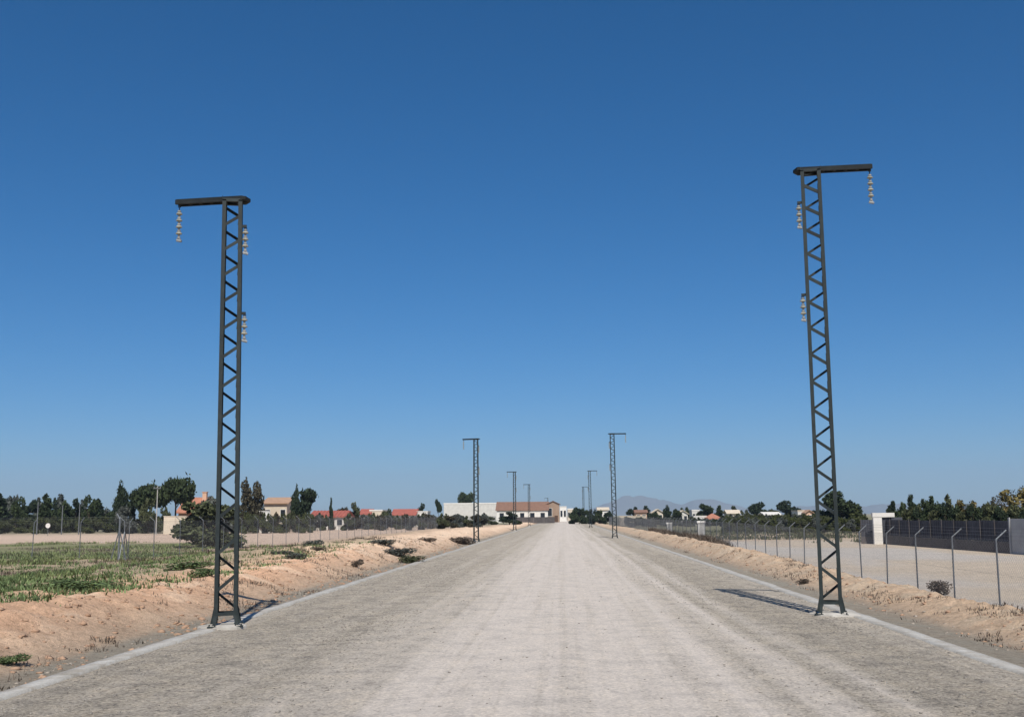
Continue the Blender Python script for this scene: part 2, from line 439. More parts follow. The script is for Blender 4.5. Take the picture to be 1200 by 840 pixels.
nt.links.new(cc, b.inputs['Base Color']); b.inputs['Roughness'].default_value = 1.0
b.inputs['Specular IOR Level'].default_value = 0.05
pm_ = noise(nt, tc.outputs['Object'], 1.6, 8, .75)
pr_ = ramp(nt, [(0.36, (.64, .65, .67)), (0.5, (1, 1, 1)), (0.66, (1.14, 1.11, 1.06))], pm_.outputs['Fac'])
cc = mix(nt, cc, pr_.outputs[0], inv.outputs[0], 'MULTIPLY')
nt.links.new(cc, b.inputs['Base Color'])
hm = N(nt, 'ShaderNodeMath', operation='MULTIPLY'); nt.links.new(g1.outputs['Fac'], hm.inputs[0]); nt.links.new(inv.outputs[0], hm.inputs[1])
bump(nt, hm.outputs[0], 0.9, 0.05, b)
tag(link('road', npmesh('road', V, q, mt, smooth=True)), 'pale gravel road with dusty wheel tracks', kind='structure')

# concrete edge strips
mt, nt, b = mat_new('concrete_edge')
tc = N(nt, 'ShaderNodeTexCoord')
n1 = noise(nt, tc.outputs['Object'], 1.2, 8, .7)
r1 = ramp(nt, [(0.30, (0.30, 0.27, 0.22)), (0.44, (0.46, 0.43, 0.38)), (0.62, (0.53, 0.51, 0.465)), (0.8, (0.60, 0.575, 0.53))], n1.outputs['Fac'])
n2 = noise(nt, tc.outputs['Object'], 30, 5)
r2 = ramp(nt, [(0.35, (.8, .8, .8)), (0.6, (1, 1, 1))], n2.outputs['Fac'])
nd = noise(nt, tc.outputs['Object'], 3.5, 9, .75)
rd = ramp(nt, [(0.47, (0, 0, 0)), (0.62, (.85, .85, .85))], nd.outputs['Fac'])
dust = mix(nt, r1.outputs[0], (0.36, 0.315, 0.255), rd.outputs[0])
nt.links.new(mix(nt, dust, r2.outputs[0], 1.0, 'MULTIPLY'), b.inputs['Base Color'])
b.inputs['Roughness'].default_value = .95
bump(nt, n2.outputs['Fac'], .4, .02, b)
def edge(x0, dirn, wid, name):
    ys = np.concatenate([[-40, -10, 0], np.arange(5, 60, .25), np.arange(60, 300, 2)])
    V = []; 
    for y in ys:
        j0 = 0.05 * (vnoise(y * 1.1, 3.3, 201) - .5) + .05 * (vnoise(y * .3, 3.3, 203) - .5); j1 = 0.08 * (vnoise(y * 1.3, 7.7, 202) - .5)
        a = x0 - dirn * 0.04 + j0; c = x0 + dirn * wid + j1
        t = 0.028 + 0.006 * vnoise(y * .5, .5, 204)
        V += [(a, y, -0.04), (a + dirn * .012, y, t), (c - dirn * .012, y, t - .004), (c, y, -0.10)]
    Fq = []
    for i in range(len(ys) - 1):
        for k in range(3): Fq.append((i * 4 + k, i * 4 + k + 1, i * 4 + 5 + k, i * 4 + 4 + k))
    return tag(link(name, npmesh(name, np.array(V, float), Fq, mt)), kind='structure')
edge(RL, -1, .24, 'concrete_edge_left')
edge(RR, 1, .29, 'concrete_edge_right')

# ------------------------------------------------------------------ lattice pylons
def insulator(parent, loc, rods=0.10, n=4, name='insulator_string'):
    s = MB(); s.tube([(0, 0, 0), (0, 0, -rods - .02)], .009, 6)
    s.tube([(-.022, 0, 0), (-.022, 0, -.05), (.022, 0, -.05), (.022, 0, 0)], .008, 5)
    o = s.build(name, M['steel'], parent); o.location = loc
    z = -rods
    for k in range(n):
        MB().lathe([(.02, z), (.034, z - .006), (.034, z - .035), (.022, z - .04)]).build('disc_cap', M['cap'], o)
        MB().lathe([(.022, z - .041), (.044, z - .050), (.060, z - .070), (.058, z - .084), (.04, z - .078), (.036, z - .092), (.024, z - .084), (.014, z - .130)]).build('insulator_disc', M['disc'], o)
        z -= .130
    c = MB(); c.lathe([(.018, z), (.03, z - .01), (.03, z - .045), (.016, z - .055)])
    c.box(-.04, .04, -.018, .018, z - .10, z - .05); c.tube([(-.045, 0, z - .075), (.055, 0, z - .10)], .024, 8)
    c.build('line_clamp', M['cap'], o)
    return o
def bracket(parent, p, dx):
    MB().lbar((p[0], p[1], p[2]), (p[0] + dx, p[1], p[2]), (0, 0, 1), (0, 1, 0), .05, .008).build('bracket', M['steel'], parent)
def pylon(label, loc, ht, wb, wt, side, lean, side_ins, arm_tip, turn, arm_turn):
    """side = +1: the arm points to +X, -1 to -X. Local base at ground."""
    t = thing('lattice_pylon', label, 'pylon', loc, 0, 'lattice pylons lining the dirt road')
    zb = 0.20; zt = ht - .10
    def w(z): return (wb + (wt - wb) * z / ht) / 2
    def corner(sx, sy, z): return Vector((sx * w(z), sy * w(z), z))
    for sx in (-1, 1):
        for sy in (-1, 1):
            MB().lbar(corner(sx, sy, zb - .03), corner(sx, sy, zt), (-sx, 0, 0), (0, -sy, 0), .072, .009).build('leg', M['steel'], t)
            f = MB()
            A = corner(sx, sy, zb + .10); B = Vector((sx * (w(0) + .022), sy * (w(0) + .022), 0.012))
            f.lbar(A + Vector((-sx * .012, -sy * .012, 0)), B, (-sx, 0, 0), (0, -sy, 0), .062, .009)
            f.box(B.x - .085, B.x + .085, B.y - .085, B.y + .085, 0.0, .022)
            P = corner(sx, sy, zb + .16)
            f.prism([(0, 0), (sx * .06, -.30), (sx * -.01, -.30)], P + Vector((0, -sy * .006, 0)), P + Vector((0, -sy * .014, 0)), (1, 0, 0), (0, 0, 1))
            for bx, by in ((-.05, -.05), (.05, .05), (-.05, .05), (.05, -.05)):
                f.tube([(B.x + bx, B.y + by, .022), (B.x + bx, B.y + by, .05)], .012, 6)
            f.build('foot', M['steel'], t)
    for z, nm in ((zb, 'base_bar'), (zt - .02, 'top_bar')):
        for ax in (0, 1):
            for s_ in (-1, 1):
                k = w(z) - .012
                if ax == 0: A, B, n_ = Vector((-k, s_ * (k - .012), z)), Vector((k, s_ * (k - .012), z)), Vector((0, -s_, 0))
                else: A, B, n_ = Vector((s_ * (k - .014), -k + .02, z)), Vector((s_ * (k - .014), k - .02, z)), Vector((-s_, 0, 0))
                MB().lbar(A, B, (0, 0, 1), n_, .06, .008).build(nm, M['steel'], t)
    # lacing: zigzag, rising bars on the outer pair of faces, falling bars on the inner pair; the panels shorten upwards
    zs = [zb + .07]; p0, p1 = .345, .225
    while zs[-1] < zt - .2:
        zs.append(zs[-1] + p0 + (p1 - p0) * (zs[-1] / ht))
    sc_ = (zt - .05 - zs[0]) / (zs[-1] - zs[0]); zs = [zs[0] + (z - zs[0]) * sc_ for z in zs]
    for i in range(len(zs) - 1):
        a, c = zs[i] + .012, zs[i + 1] - .012
        up = (i % 2 == 1)
        for (face, sgn) in (('x', -1), ('x', 1), ('y', -1), ('y', 1)):
            if face == 'x' and ((sgn == -1) != up): continue
            if face == 'y' and ((sgn == 1) != up): continue
            d = 1 if up else -1
            d = d * side * -1
            ka, kc = w(a) - .02, w(c) - .02
            if face == 'x':
                off = sgn * (w(a) - .021)
                A, B = Vector((-d * ka, off, a)), Vector((d * kc, sgn * (w(c) - .021), c)); nrm = Vector((0, -sgn, 0))
            else:
                A, B = Vector((sgn * (w(a) - .023), -d * ka, a)), Vector((sgn * (w(c) - .023), d * kc, c)); nrm = Vector((-sgn, 0, 0))
            dirn = (B - A).normalized(); v = nrm.cross(dirn).normalized()
            MB().lbar(A - v * .03, B - v * .03, v, nrm, .058 if up else .048, .007).build('brace', M['steel'], t)
    # arm: a channel beam across the head, point plate behind, braced to the tower head
    k = w(zt)
    x0, x1 = -side * (k + .06), side * arm_tip
    lo, hi = min(x0, x1), max(x0, x1)
    arm = MB(); zz = zt + .004
    for sy in (-1, 1):
        arm.prism([(0, 0), (.055, 0), (.055, .008), (.008, .008), (.008, .080), (.055, .080), (.055, .088), (0, .088)], (lo, sy * .105, zz), (hi, sy * .105, zz), (0, -sy, 0), (0, 0, 1))
    arm.box(lo + .02, hi - .02, -.103, .103, zz + .089, zz + .095)
    n_ = 7
    for i in range(n_):
        xx = lo + .05 + (hi - lo - .1) * i / (n_ - 1)
        arm.box(xx - .03, xx + .03, -.096, .096, zz + .010, zz + .018)
    arm.build('crossarm', M['dark_steel'], t)
    for sx in (-1, 1):
        hd = MB()
        hd.lbar((sx * (k - .0), -k - .02, zz + .0), (sx * (k - .0), k + .02, zz + .0), (-sx, 0, 0), (0, 0, 1), .07, .008)
        hd.build('head_angle', M['steel'], t)
    hd = MB()
    hd.prism([(x0, -.20), (x0 - side * .09, 0), (x0, .20), (x0 + side * .06, .20), (x0 + side * .06, -.20)], (0, 0, zz + .015), (0, 0, zz + .078), (1, 0, 0), (0, 1, 0))
    hd.build('end_plate', M['dark_steel'], t)
    insulator(t, (side * (arm_tip - .045), 0, zz + .01), .11, 4)
    side_names = set()
    for z, rods in side_ins:
        bracket(t, (-side * (w(z) - .01), -w(z) + .03, z), -side * .10)
        side_names.add(insulator(t, (-side * (w(z) + .065), -w(z) + .055, z), .03, 3).name)
    for o in list(t.children):                     # the head sits at its own small angle on the turned mast
        if o.name.split('.')[0] in ('crossarm', 'insulator_string') and o.name not in side_names:
            o.location = Matrix.Rotation(arm_turn - turn, 3, 'Z') @ o.location; o.rotation_euler = (0, 0, arm_turn - turn)
    t.rotation_euler = (0, lean, turn)
    return t
def pad(parent, pts, name='concrete_pad'):
    n = len(pts)
    m_ = MB(); m_.v = [(x, y, -.06) for x, y in pts] + [(x * .97, y * .97, .006) for x, y in pts] + [(x * .72, y * .72, .034) for x, y in pts]
    for k in range(2):
        for i in range(n): m_.f.append((k * n + i, k * n + (i + 1) % n, k * n + n + (i + 1) % n, k * n + n + i))
    m_.f.append(tuple(2 * n + i for i in range(n)))
    return m_.build(name, M['concrete'], parent)
def blob(rx, ry, n, seed, c=(0, 0)):
    r_ = random.Random(seed)
    return [(c[0] + math.cos(2 * math.pi * i / n) * rx * r_.uniform(.74, 1.14), c[1] + math.sin(2 * math.pi * i / n) * ry * r_.uniform(.82, 1.1)) for i in range(n)]
lx, ly = ground(260, 737); rx, ry = ground(978, 722.5)
ly += .24; ry += .24
HL = zat(274, 232, ly) + 0.0; HR = zat(950, 197, ry)
PZ = .035
left_pylon = pylon('dark lattice pylon in the left foreground, its arm pointing left', (lx, ly, PZ), HL - PZ, .42, .37, -1, R(-.70), [(HL - .66, .03), (HL - 2.36, .03)], 1.13, R(14), R(-5))
right_pylon = pylon('dark lattice pylon in the right foreground, its arm pointing right', (rx, ry, PZ), HR - PZ, .43, .41, 1, R(-.08), [(HR - .83, .03), (HR - 2.78, .03)], 1.24, R(-13), R(-5))
pad(left_pylon, blob(.50, .42, 18, 3, (-.04, 0)))
pad(right_pylon, blob(.52, .46, 18, 4, (.10, 0)))
for o in (left_pylon.children[-1], right_pylon.children[-1]): o.location = (0, 0, -PZ * 1.0 - .002 + .0)
for px, top, lab in ((558, 513, 'second pylon along the left roadside, standing before the long white building'),
                     (603, 552, 'third pylon along the left roadside, in front of the brown roof'),
                     (620, 567, 'fourth pylon along the left roadside, arm above the brown roof'),
                     (642, 583, 'farthest small pylon on the left, in front of the brown roofed gable end')):
    z_over = HL - EYE
    d = ray(px, top); Yd = z_over / (d.z / d.y)
    c = copy_tree(left_pylon); c.location = (xat(px, Yd, 600), Yd, 0.0); c['label'] = lab; c.rotation_euler = (0, R(random.uniform(-.3, .3)), R(random.uniform(-3, 3)))
for px, top, lab in ((720, 507, 'second pylon along the right roadside, standing before the blue mountains'),
                     (692, 551, 'third pylon along the right roadside, rising behind the dark roadside trees'),
                     (684, 570, 'farthest pylon on the right roadside, leftmost of the right hand row')):
    z_over = HR - EYE
    d = ray(px, top); Yd = z_over / (d.z / d.y)
    c = copy_tree(right_pylon); c.location = (xat(px, Yd, 600), Yd, 0.0); c['label'] = lab; c.rotation_euler = (0, R(random.uniform(-.5, .2)), R(random.uniform(-3, 3)))

# ------------------------------------------------------------------ chain-link fences
def chain_mesh(hh, BAY, pitch=.10, r=.0019):
    segs = []
    k = -hh
    while k < BAY:
        x0, z0, x1, z1 = k, 0.0, k + hh, hh
        if x0 < 0: z0 -= x0; x0 = 0
        if x1 > BAY: z1 -= x1 - BAY; x1 = BAY
        if x1 - x0 > .02: segs += [((x0, z0), (x1, z1)), ((x0, hh - z0), (x1, hh - z1))]
        k += pitch
    for z in (0.02, hh * .5, hh): segs.append(((0, z), (BAY, z)))
    V, Fq = [], []
    for (x0, z0), (x1, z1) in segs:
        dx, dz = x1 - x0, z1 - z0; l = math.hypot(dx, dz); px_, pz_ = -dz / l * r, dx / l * r; o = len(V)
        for (x, z) in ((x0, z0), (x1, z1)):
            V += [(x + px_, r * .6, z + pz_), (x - px_, r * .6, z - pz_), (x, -r, z)]
        Fq += [(o, o + 1, o + 4, o + 3), (o + 1, o + 2, o + 5, o + 4), (o + 2, o, o + 3, o + 5)]
    return npmesh('chain_link', np.array(V), Fq, M['wire'])
def post_mesh(hh, tip, r=.023):
    m_ = MB(); m_.tube([(0, 0, -.2), (0, 0, hh * .5), (0, 0, hh)], r, 8)
    m_.tube([(0, 0, hh - .01), (tip * .25, 0, hh + .21)], r * .85, 8)
    return m_.mesh('post', M['galv'])
def barb_mesh(tip, BAY):
    m_ = MB()
    for q_ in (.08, .16, .24): m_.bar((0, -tip * q_ * 1.08, q_), (BAY, -tip * q_ * 1.08, q_), .005, .005)
    return m_.mesh('barbed_wire', M['wire'])
def fence(label, p0, p1, hh, tip, brace_at=(), BAY=3.0, wire_r=.0016, post_r=.021):
    p0, p1 = Vector(p0), Vector(p1); L = (p1 - p0).length; n = int(L / BAY); d = (p1 - p0).normalized()
    ang = math.atan2(d.y, d.x)
    t = thing('chain_link_fence', label, 'fence', (p0.x, p0.y, 0), ang)
    cm, pm, bm_ = chain_mesh(hh - .05, BAY, .10, wire_r), post_mesh(hh, -tip, post_r), barb_mesh(1, BAY)
    for i in range(n + 1):
        p = p0 + d * BAY * i; z = hz(p.x, p.y)
        o = link('post', pm, t, (BAY * i, 0, z)); o.rotation_euler = (R(random.uniform(-1.6, 1.6)), R(random.uniform(-1.3, 1.3)), math.pi / 2)
        if i in brace_at:
            for s_ in (-1, 1):
                MB().tube([(BAY * i + s_ * .04, 0, z + hh * .72), (BAY * i + s_ * .62, 0, z - .05)], .024, 8).build('strut', M['galv'], t)
        if i < n:
            pb = p + d * BAY; z2 = hz(pb.x, pb.y)
            c = link('chain_link', cm, t, (BAY * i, 0, min(z, z2) + .05)); c.rotation_euler = (0, -math.atan2(z2 - z, BAY), 0)
            bo = link('barbed_wire', bm_, t, (BAY * i, 0, z + hh)); bo.scale = (1, tip, 1); bo.rotation_euler = (0, -math.atan2(z2 - z, BAY), 0)
    return t
# right fence: 10 m off the road axis, posts every 3 m, tips leaning away from the road
fence('chain link fence on leaning tipped posts along the right bank of the road', (10.0, 20.6), (10.0, 251.6), 1.66, 1)
# left fences: a corner with struts, one run along the road, one run away to the left
fence('chain link fence running along the left side of road towards the white building', (-20.9, 52.5), (-19.5, 322), 1.85, -1, (0, 30), 3.8, .0014, .020)
fence('chain link fence leading away left from the strutted corner post', (-21.1, 53.5), (-80, 66), 1.8, 1, (), 2.7, .0014, .020)
# sturdy pale corner post of the left fences
t = thing('corner_post', 'sturdy pale strutted corner post where the two left fences meet', 'post', (-21.0, 52.1, hz(-21, 52.1)))
cp = MB(); cp.tube([(0, 0, -.2), (0, 0, 1.95)], .042, 10); cp.tube([(0, 0, 1.93), (-.16, 0, 2.2)], .038, 10); cp.build('shaft', M['galv'], t)
for s_, yy in ((-1, .02), (1, -.02)):
    MB().tube([(s_ * .05, yy, 1.3), (s_ * .40, yy, -.1)], .026, 8).build('strut', M['galv'], t)

# ------------------------------------------------------------------ screen fence, gateway and grey wall on the right
def wall_run(name, label, cat, pA, pB, hh, base_h, panel_w, m_panel, m_base, posts=True):
    A, B = Vector(pA), Vector(pB); L = (B - A).length; d = (B - A).normalized(); n = max(1, round(L / panel_w)); pw = L / n
    t = thing(name, label, cat, (A.x, A.y, hz(A.x, A.y) - .03), math.atan2(d.y, d.x))
    if base_h:
        for i in range(n):
            MB().box(i * pw + .006, (i + 1) * pw - .006, -.10, .10, -.2, base_h + random.uniform(-.02, .02)).build('wall_block', m_base, t)
    pr = []
    nr = 10
    for k in range(nr + 1):
        pr.append((k * pw / nr, .018 if k % 2 else -.018))
    for i in range(n):
        z1 = hh + random.uniform(-.03, .03); m_ = MB(); o = []
        for s_ in (0, .012):
            for z in (base_h + .01, z1):
                m_.v += [(i * pw + x * .985 + .01, y + s_, z) for x, y in pr]
        k = nr + 1
        for j in range(nr):
            m_.f += [(j, j + 1, k + j + 1, k + j), (2 * k + j, 3 * k + j, 3 * k + j + 1, 2 * k + j + 1), (k + j, k + j + 1, 3 * k + j + 1, 3 * k + j), (j, 2 * k + j, 2 * k + j + 1, j + 1)]
        p_ = m_.build('panel', m_panel, t); p_.rotation_euler = (R(random.uniform(-.8, .8)), 0, 0)
        if posts: MB().tube([(i * pw, -.07, -.1), (i * pw, -.07, hh + .06)], .022, 6).build('post', M['base_wall'], t)
    return t
sA = (xat(1033, 80), 80); sB = (xat(1184, 59.5), 59.5)
wall_run('screen_fence', 'long dark slate screen fence on a low wall beyond the right lot', 'fence', sA, sB, 1.72, .62, 1.9, M['screen'], M['base_wall'])
wall_run('screen_fence', 'short dark slate screen fence left of the white gate pillar', 'fence', (xat(1008, 80.6), 80.6), (xat(1022.5, 80.4), 80.4), 1.72, .5, .9, M['screen'], M['base_wall'])
dv = (Vector(sB) - Vector(sA)).normalized()
t = thing('boundary_wall', 'light grey concrete wall at the right end of the dark screen', 'wall', (sB[0] + dv.x * .05, sB[1] + dv.y * .05, -.1), math.atan2(dv.y, dv.x))
for i in range(4):
    MB().box(i * 2.0 + .01, i * 2.0 + 1.99, -.08, .08, -.1, 1.78).build('wall_panel', M['grey_wall'], t)
    MB().box(i * 2.0 - .08, i * 2.0 + .08, -.085, -.14, -.1, 1.84).build('pier', M['grey_wall'], t)
gx0 = xat(1022.5, 79.2); gx1 = xat(1032.5, 79.2); gx2 = xat(1056, 77.5)
t = thing('gateway', 'white gateway with thick pillar and lintel at end of dark screen fence', 'gateway', (gx0, 79.2, hz(gx0, 79.2)))
pw_ = gx1 - gx0
MB().box(0, pw_, -.15, .15, -.1, 1.86).build('pillar', M['white'], t)
MB().box(-.05, gx2 - gx0, -.18, .18, 1.863, 2.16).build('lintel', M['white'], t)
MB().box(gx2 - gx0 - .22, gx2 - gx0 - .02, -.12, .12, -.1, 1.86).build('pillar', M['screen'], t)
for i in range(2):
    x0 = pw_ + .02 + i * .72
    MB().box(x0, x0 + .70, -.02, .02, .12, 1.84).build('gate_leaf', M['screen'], t)

# ------------------------------------------------------------------ trees
def leaves(P, size, seed, flat=0.0):
    """quads of random direction at points P"""
    r_ = np.random.default_rng(seed); n = len(P)
    a = r_.normal(size=(n, 3)); a[:, 2] *= (1 - flat * .5); a /= np.linalg.norm(a, axis=1)[:, None]
    b_ = np.cross(a, r_.normal(size=(n, 3))); b_ /= np.linalg.norm(b_, axis=1)[:, None]
    s = size * r_.uniform(.6, 1.4, (n, 1))
    V = np.stack([P - a * s, P - b_ * s * .55, P + a * s, P + b_ * s * .55], 1).reshape(-1, 3)
    Fq = np.arange(n * 4).reshape(n, 4)
    tone = np.repeat(r_.uniform(0, .42, n), 4)
    return V, Fq, tone
def lobes_pts(lobes, n, seed):
    r_ = np.random.default_rng(seed); w_ = np.array([l[3] * l[4] * l[5] for l in lobes]) ** .75; w_ /= w_.sum()
    out = []
    for l, k in zip(lobes, (w_ * n).astype(int) + 4):
        d = r_.normal(size=(k, 3)); d /= np.linalg.norm(d, axis=1)[:, None]
        rad = r_.uniform(.25, 1, (k, 1)) ** .45 * (1 + .18 * r_.normal(size=(k, 1)) * (r_.random((k, 1)) < .25))
        out.append(np.array(l[:3]) + d * rad * np.array(l[3:]))
    return np.concatenate(out)
def make_lobes(kind, seed):
    r_ = random.Random(seed); L = []
    if kind == 'cypress':
        for i in range(9):
            z = .10 + .80 * i / 8; w_ = .42 * (math.sin(math.pi * min(1, (z + .12) / 1.12)) ** .6) * (1.0 if z < .6 else 1 - (z - .6) * 1.5)
            L.append((r_.uniform(-.08, .08), r_.uniform(-.08, .08), z, w_ * r_.uniform(.85, 1.1), w_, .11))
    elif kind == 'conifer':
        for i in range(8):
            z = .14 + .78 * i / 7; w_ = .48 * (1 - z * .86)
            for k in range(3): L.append((r_.uniform(-.5, .5) * w_, r_.uniform(-.5, .5) * w_, z + r_.uniform(-.03, .03), w_ * .62, w_ * .62, .09))
    elif kind == 'umbrella':
        for i in range(13):
            a_ = i * 2.4; q_ = math.sqrt((i + .5) / 13) * .36
            L.append((math.cos(a_) * q_, math.sin(a_) * q_, .66 + r_.uniform(-.07, .07) + .16 * (1 - q_ / .36), .19, .19, .17 * r_.uniform(.8, 1.2)))
    elif kind == 'round':
        for i in range(14):
            a_ = i * 2.4; z = .28 + .60 * ((i * .618) % 1); q_ = .30 * math.sin(math.pi * (z - .12) / .95) ** .7
            L.append((math.cos(a_) * q_, math.sin(a_) * q_, z, .20 * r_.uniform(.8, 1.15), .20, .16 * r_.uniform(.8, 1.2)))
    elif kind == 'bushy':
        for i in range(14):
            a_ = i * 2.4; z = .12 + .62 * ((i * .618) % 1) * r_.uniform(.7, 1.15); q_ = .34 * (1 - z * .55)
            L.append((math.cos(a_) * q_, math.sin(a_) * q_, z, .19 * r_.uniform(.7, 1.2), .19, .15 * r_.uniform(.8, 1.2)))
        for k in range(4): L.append((r_.uniform(-.3, .3), r_.uniform(-.2, .2), r_.uniform(.72, .88), .08, .08, .12))
    elif kind == 'twin':
        for cx, top in ((-.16, 1.0), (.17, .95)):
            for i in range(7):
                z = .14 + (top - .22) * i / 6; w_ = .36 * (1 - .70 * z)
                L.append((cx * (1.25 - .35 * z) + r_.uniform(-.07, .07), r_.uniform(-.12, .12), z, w_, w_, .13))
    elif kind == 'fan':
        for i in range(11):
            u = i / 10; z = .22 + .66 * u; c_ = -.22 + .36 * u; w_ = .12 + .22 * u
            L.append((c_ + r_.uniform(-.06, .06), r_.uniform(-.1, .1), z, w_, w_, .12))
    elif kind == 'lollipop':
        for i in range(9):
            a_ = i * 2.4; L.append((math.cos(a_) * .26 + (i % 3 - 1) * .06, math.sin(a_) * .26, .74 + r_.uniform(-.13, .13), .22, .22, .13))
    elif kind == 'bare':
        for i in range(16):
            a_ = i * 2.4; z = .35 + .55 * ((i * .618) % 1); q_ = .40 * r_.uniform(.5, 1)
            L.append((math.cos(a_) * q_, math.sin(a_) * q_, z, .11, .11, .08))
    return L
TRUNK_TOP = {'cypress': .3, 'conifer': .5, 'umbrella': .78, 'round': .55, 'bushy': .35, 'twin': .4, 'fan': .45, 'lollipop': .72, 'bare': .6}
NLEAF = {'cypress': 1500, 'conifer': 1700, 'umbrella': 2300, 'round': 2300, 'bushy': 2300, 'twin': 2000, 'fan': 1700, 'lollipop': 1400, 'bare': 420}
protos = {}
def proto(kind, var):
    key = (kind, var)
    if key in protos: return protos[key]
    L = make_lobes(kind, 31 * var + len(kind)); P = lobes_pts(L, int(NLEAF[kind] * 1.7), 5 + var)
    V, Fq, tn = leaves(P, .043 if kind != 'bare' else .02, 9 + var)
    V[:, 2] = np.maximum(V[:, 2], 0.0)
    V[:, 2] *= 1.0 / np.percentile(V[:, 2], 99.6)
    ext = np.percentile(np.abs(V[:, 0]), 99) * 2
    V[:, :2] /= ext
    crown = npmesh('crown', V, Fq, M['pine'], tn)
    tr = MB(); top = TRUNK_TOP[kind]; r_ = random.Random(var + 3)
    cx = 0 if kind != 'fan' else -.1
    tr.tube([(cx * 1.6, 0, -.04), (cx * 1.3, .004, top * .4), (cx * .6 + .01, -.006, top)], [.034, .026, .014], 7)
    for l in L[::2]:
        s0 = top * r_.uniform(.55, .95); tr.tube([(cx, 0, s0), (l[0] / ext * .5, l[1] / ext * .5, (s0 + l[2]) / 2 + .02), (l[0] / ext * .92, l[1] / ext * .92, l[2])], [.012, .009, .004], 5)
    protos[key] = (crown, tr.mesh('trunk', M['bark']))
    return protos[key]
tcount = [0]
ORD = 'leftmost,second,third,fourth,fifth,sixth,seventh,eighth,ninth,tenth,eleventh,twelfth,thirteenth,fourteenth,fifteenth,sixteenth,seventeenth,eighteenth,nineteenth,twentieth,twenty-first,twenty-second'.split(',')
def nth(i): return ORD[0] if i == 0 else ORD[i] + ' from left'
def tree_at(kind, x, y, ht, wid, m, label, group=None, name='tree', cat='tree', zoff=0.0, rz=None):
    tcount[0] += 1
    crown, trunk = proto(kind, tcount[0] % 3)
    if rz is None: rz = random.uniform(-.5, .5) if kind in ('fan', 'twin') else random.uniform(0, 6.28)
    t = thing(name, label, cat, (x, y, hz(x, y) + zoff), rz, group)
    t.scale = (wid, wid, ht)
    c = link('crown', crown, t)
    if m != 'pine':
        c.material_slots[0].link = 'OBJECT'; c.material_slots[0].material = M[m]
    link('trunk', trunk, t)
    return t
def tree(kind, px, ytop, wpx, Yd, m, label, group=None, name='tree', cat='tree'):
    x = xat(px, Yd, ytop); ht = zat(px, ytop, Yd) - hz(x, Yd)
    return tree_at(kind, x, Yd, ht, wpx / F * Yd, m, label, group, name, cat)

# far left dark row
lab = 'dark tree in the uneven row at the far left edge'
for i, (px, yt, w_, k) in enumerate([(-14, 583, 20, 'bushy'), (1, 579, 15, 'conifer'), (14, 582, 15, 'bushy'), (24, 584, 14, 'bushy'), (34, 587, 14, 'round'), (45, 584, 13, 'conifer'), (54, 580, 15, 'conifer'), (63, 585, 16, 'bushy'),
                                     (71, 580, 14, 'conifer'), (80, 588, 14, 'bushy'), (89, 586, 15, 'bushy'), (98, 586, 13, 'conifer'), (106, 582, 15, 'bushy'), (116, 585, 12, 'conifer'), (124, 596, 14, 'bushy'), (131, 600, 12, 'bushy')]):
    tree(k, px, yt, w_ * 1.75, 165 + (i % 3) * 6, ('pine', 'cypress', 'greygreen')[i % 3], nth(i) + ' of the dark trees in the row at the far left edge', 'dark trees in the row at the far left', 'pine_tree')
tree('cypress', 143, 566, 19, 150, 'cypress', 'tall ragged cypress right of the dark row at far left', name='cypress_tree')
tree('cypress', 155, 580, 9, 151, 'cypress', 'thin short cypress just right of the tall ragged cypress', name='cypress_tree')
tree('umbrella', 173, 568, 36, 150, 'pine', 'flat topped umbrella pine behind the pale utility pole', name='umbrella_pine')
tree('bushy', 175, 586, 26, 146, 'olive', 'dark bushy tree under the flat topped umbrella pine', name='bushy_tree')
tree('bushy', 148, 594, 26, 146, 'greygreen', 'grey green bush at the foot of the tall ragged cypress', name='bush', cat='bush')
tree('umbrella', 207, 560.5, 40, 148, 'pine', 'dome crowned umbrella pine left of the terracotta roofed house', name='umbrella_pine')
tree('bushy', 193, 596, 20, 144, 'olive', 'small bush between the two umbrella pines', name='bush', cat='bush')
tree('twin', 295, 564, 34, 150, 'brownleaf', 'brown green tree with two peaks right of the left pylon', name='twin_peaked_tree')
tree('bushy', 249, 584, 44, 118, 'greygreen', 'dark rounded tree right of the terracotta roof, behind left pylon', name='bushy_tree')
tree('cypress', 347, 570, 12, 150, 'cypress', 'narrow dark cypress beside the leaning fan shaped tree', name='cypress_tree')
tree('fan', 358, 573, 24, 150, 'cypress', 'leaning fan shaped dark tree right of the narrow cypress', name='leaning_tree')
tree('conifer', 388, 584, 8, 170, 'cypress', 'small pointed cypress behind the low red roof', name='cypress_tree')
tree('bushy', 415, 590, 18, 190, 'olive', 'low bush right of the small pointed cypress', name='bush', cat='bush')
tree('bushy', 402, 595, 18, 186, 'brownleaf', 'brownish bush at the right end of the low red roof', name='bush', cat='bush')
tree('bushy', 453, 597, 16, 210, 'olive', 'small dark bush between the two red roofed houses', name='bush', cat='bush')
tree('bushy', 495, 591, 16, 240, 'cypress', 'dark bush behind the small white shed', name='bush', cat='bush')
tree('lollipop', 514, 585, 8, 235, 'cypress', 'tiny lollipop shaped tree left of the long white building', name='tree')
tree('lollipop', 547, 577, 19, 372, 'pine', 'dark flat crowned tree standing above the long white building', name='pine_tree')
tree('bushy', 597, 600, 26, 230, 'cypress', 'dark low bush in front of the brown roofed building', name='bush', cat='bush')
tree('bushy', 536, 603, 20, 240, 'cypress', 'dark low bush in front of the long white building', name='bush', cat='bush')
tree('bushy', 573, 604, 20, 240, 'olive', 'low bush where white building meets the brown roof', name='bush', cat='bush')
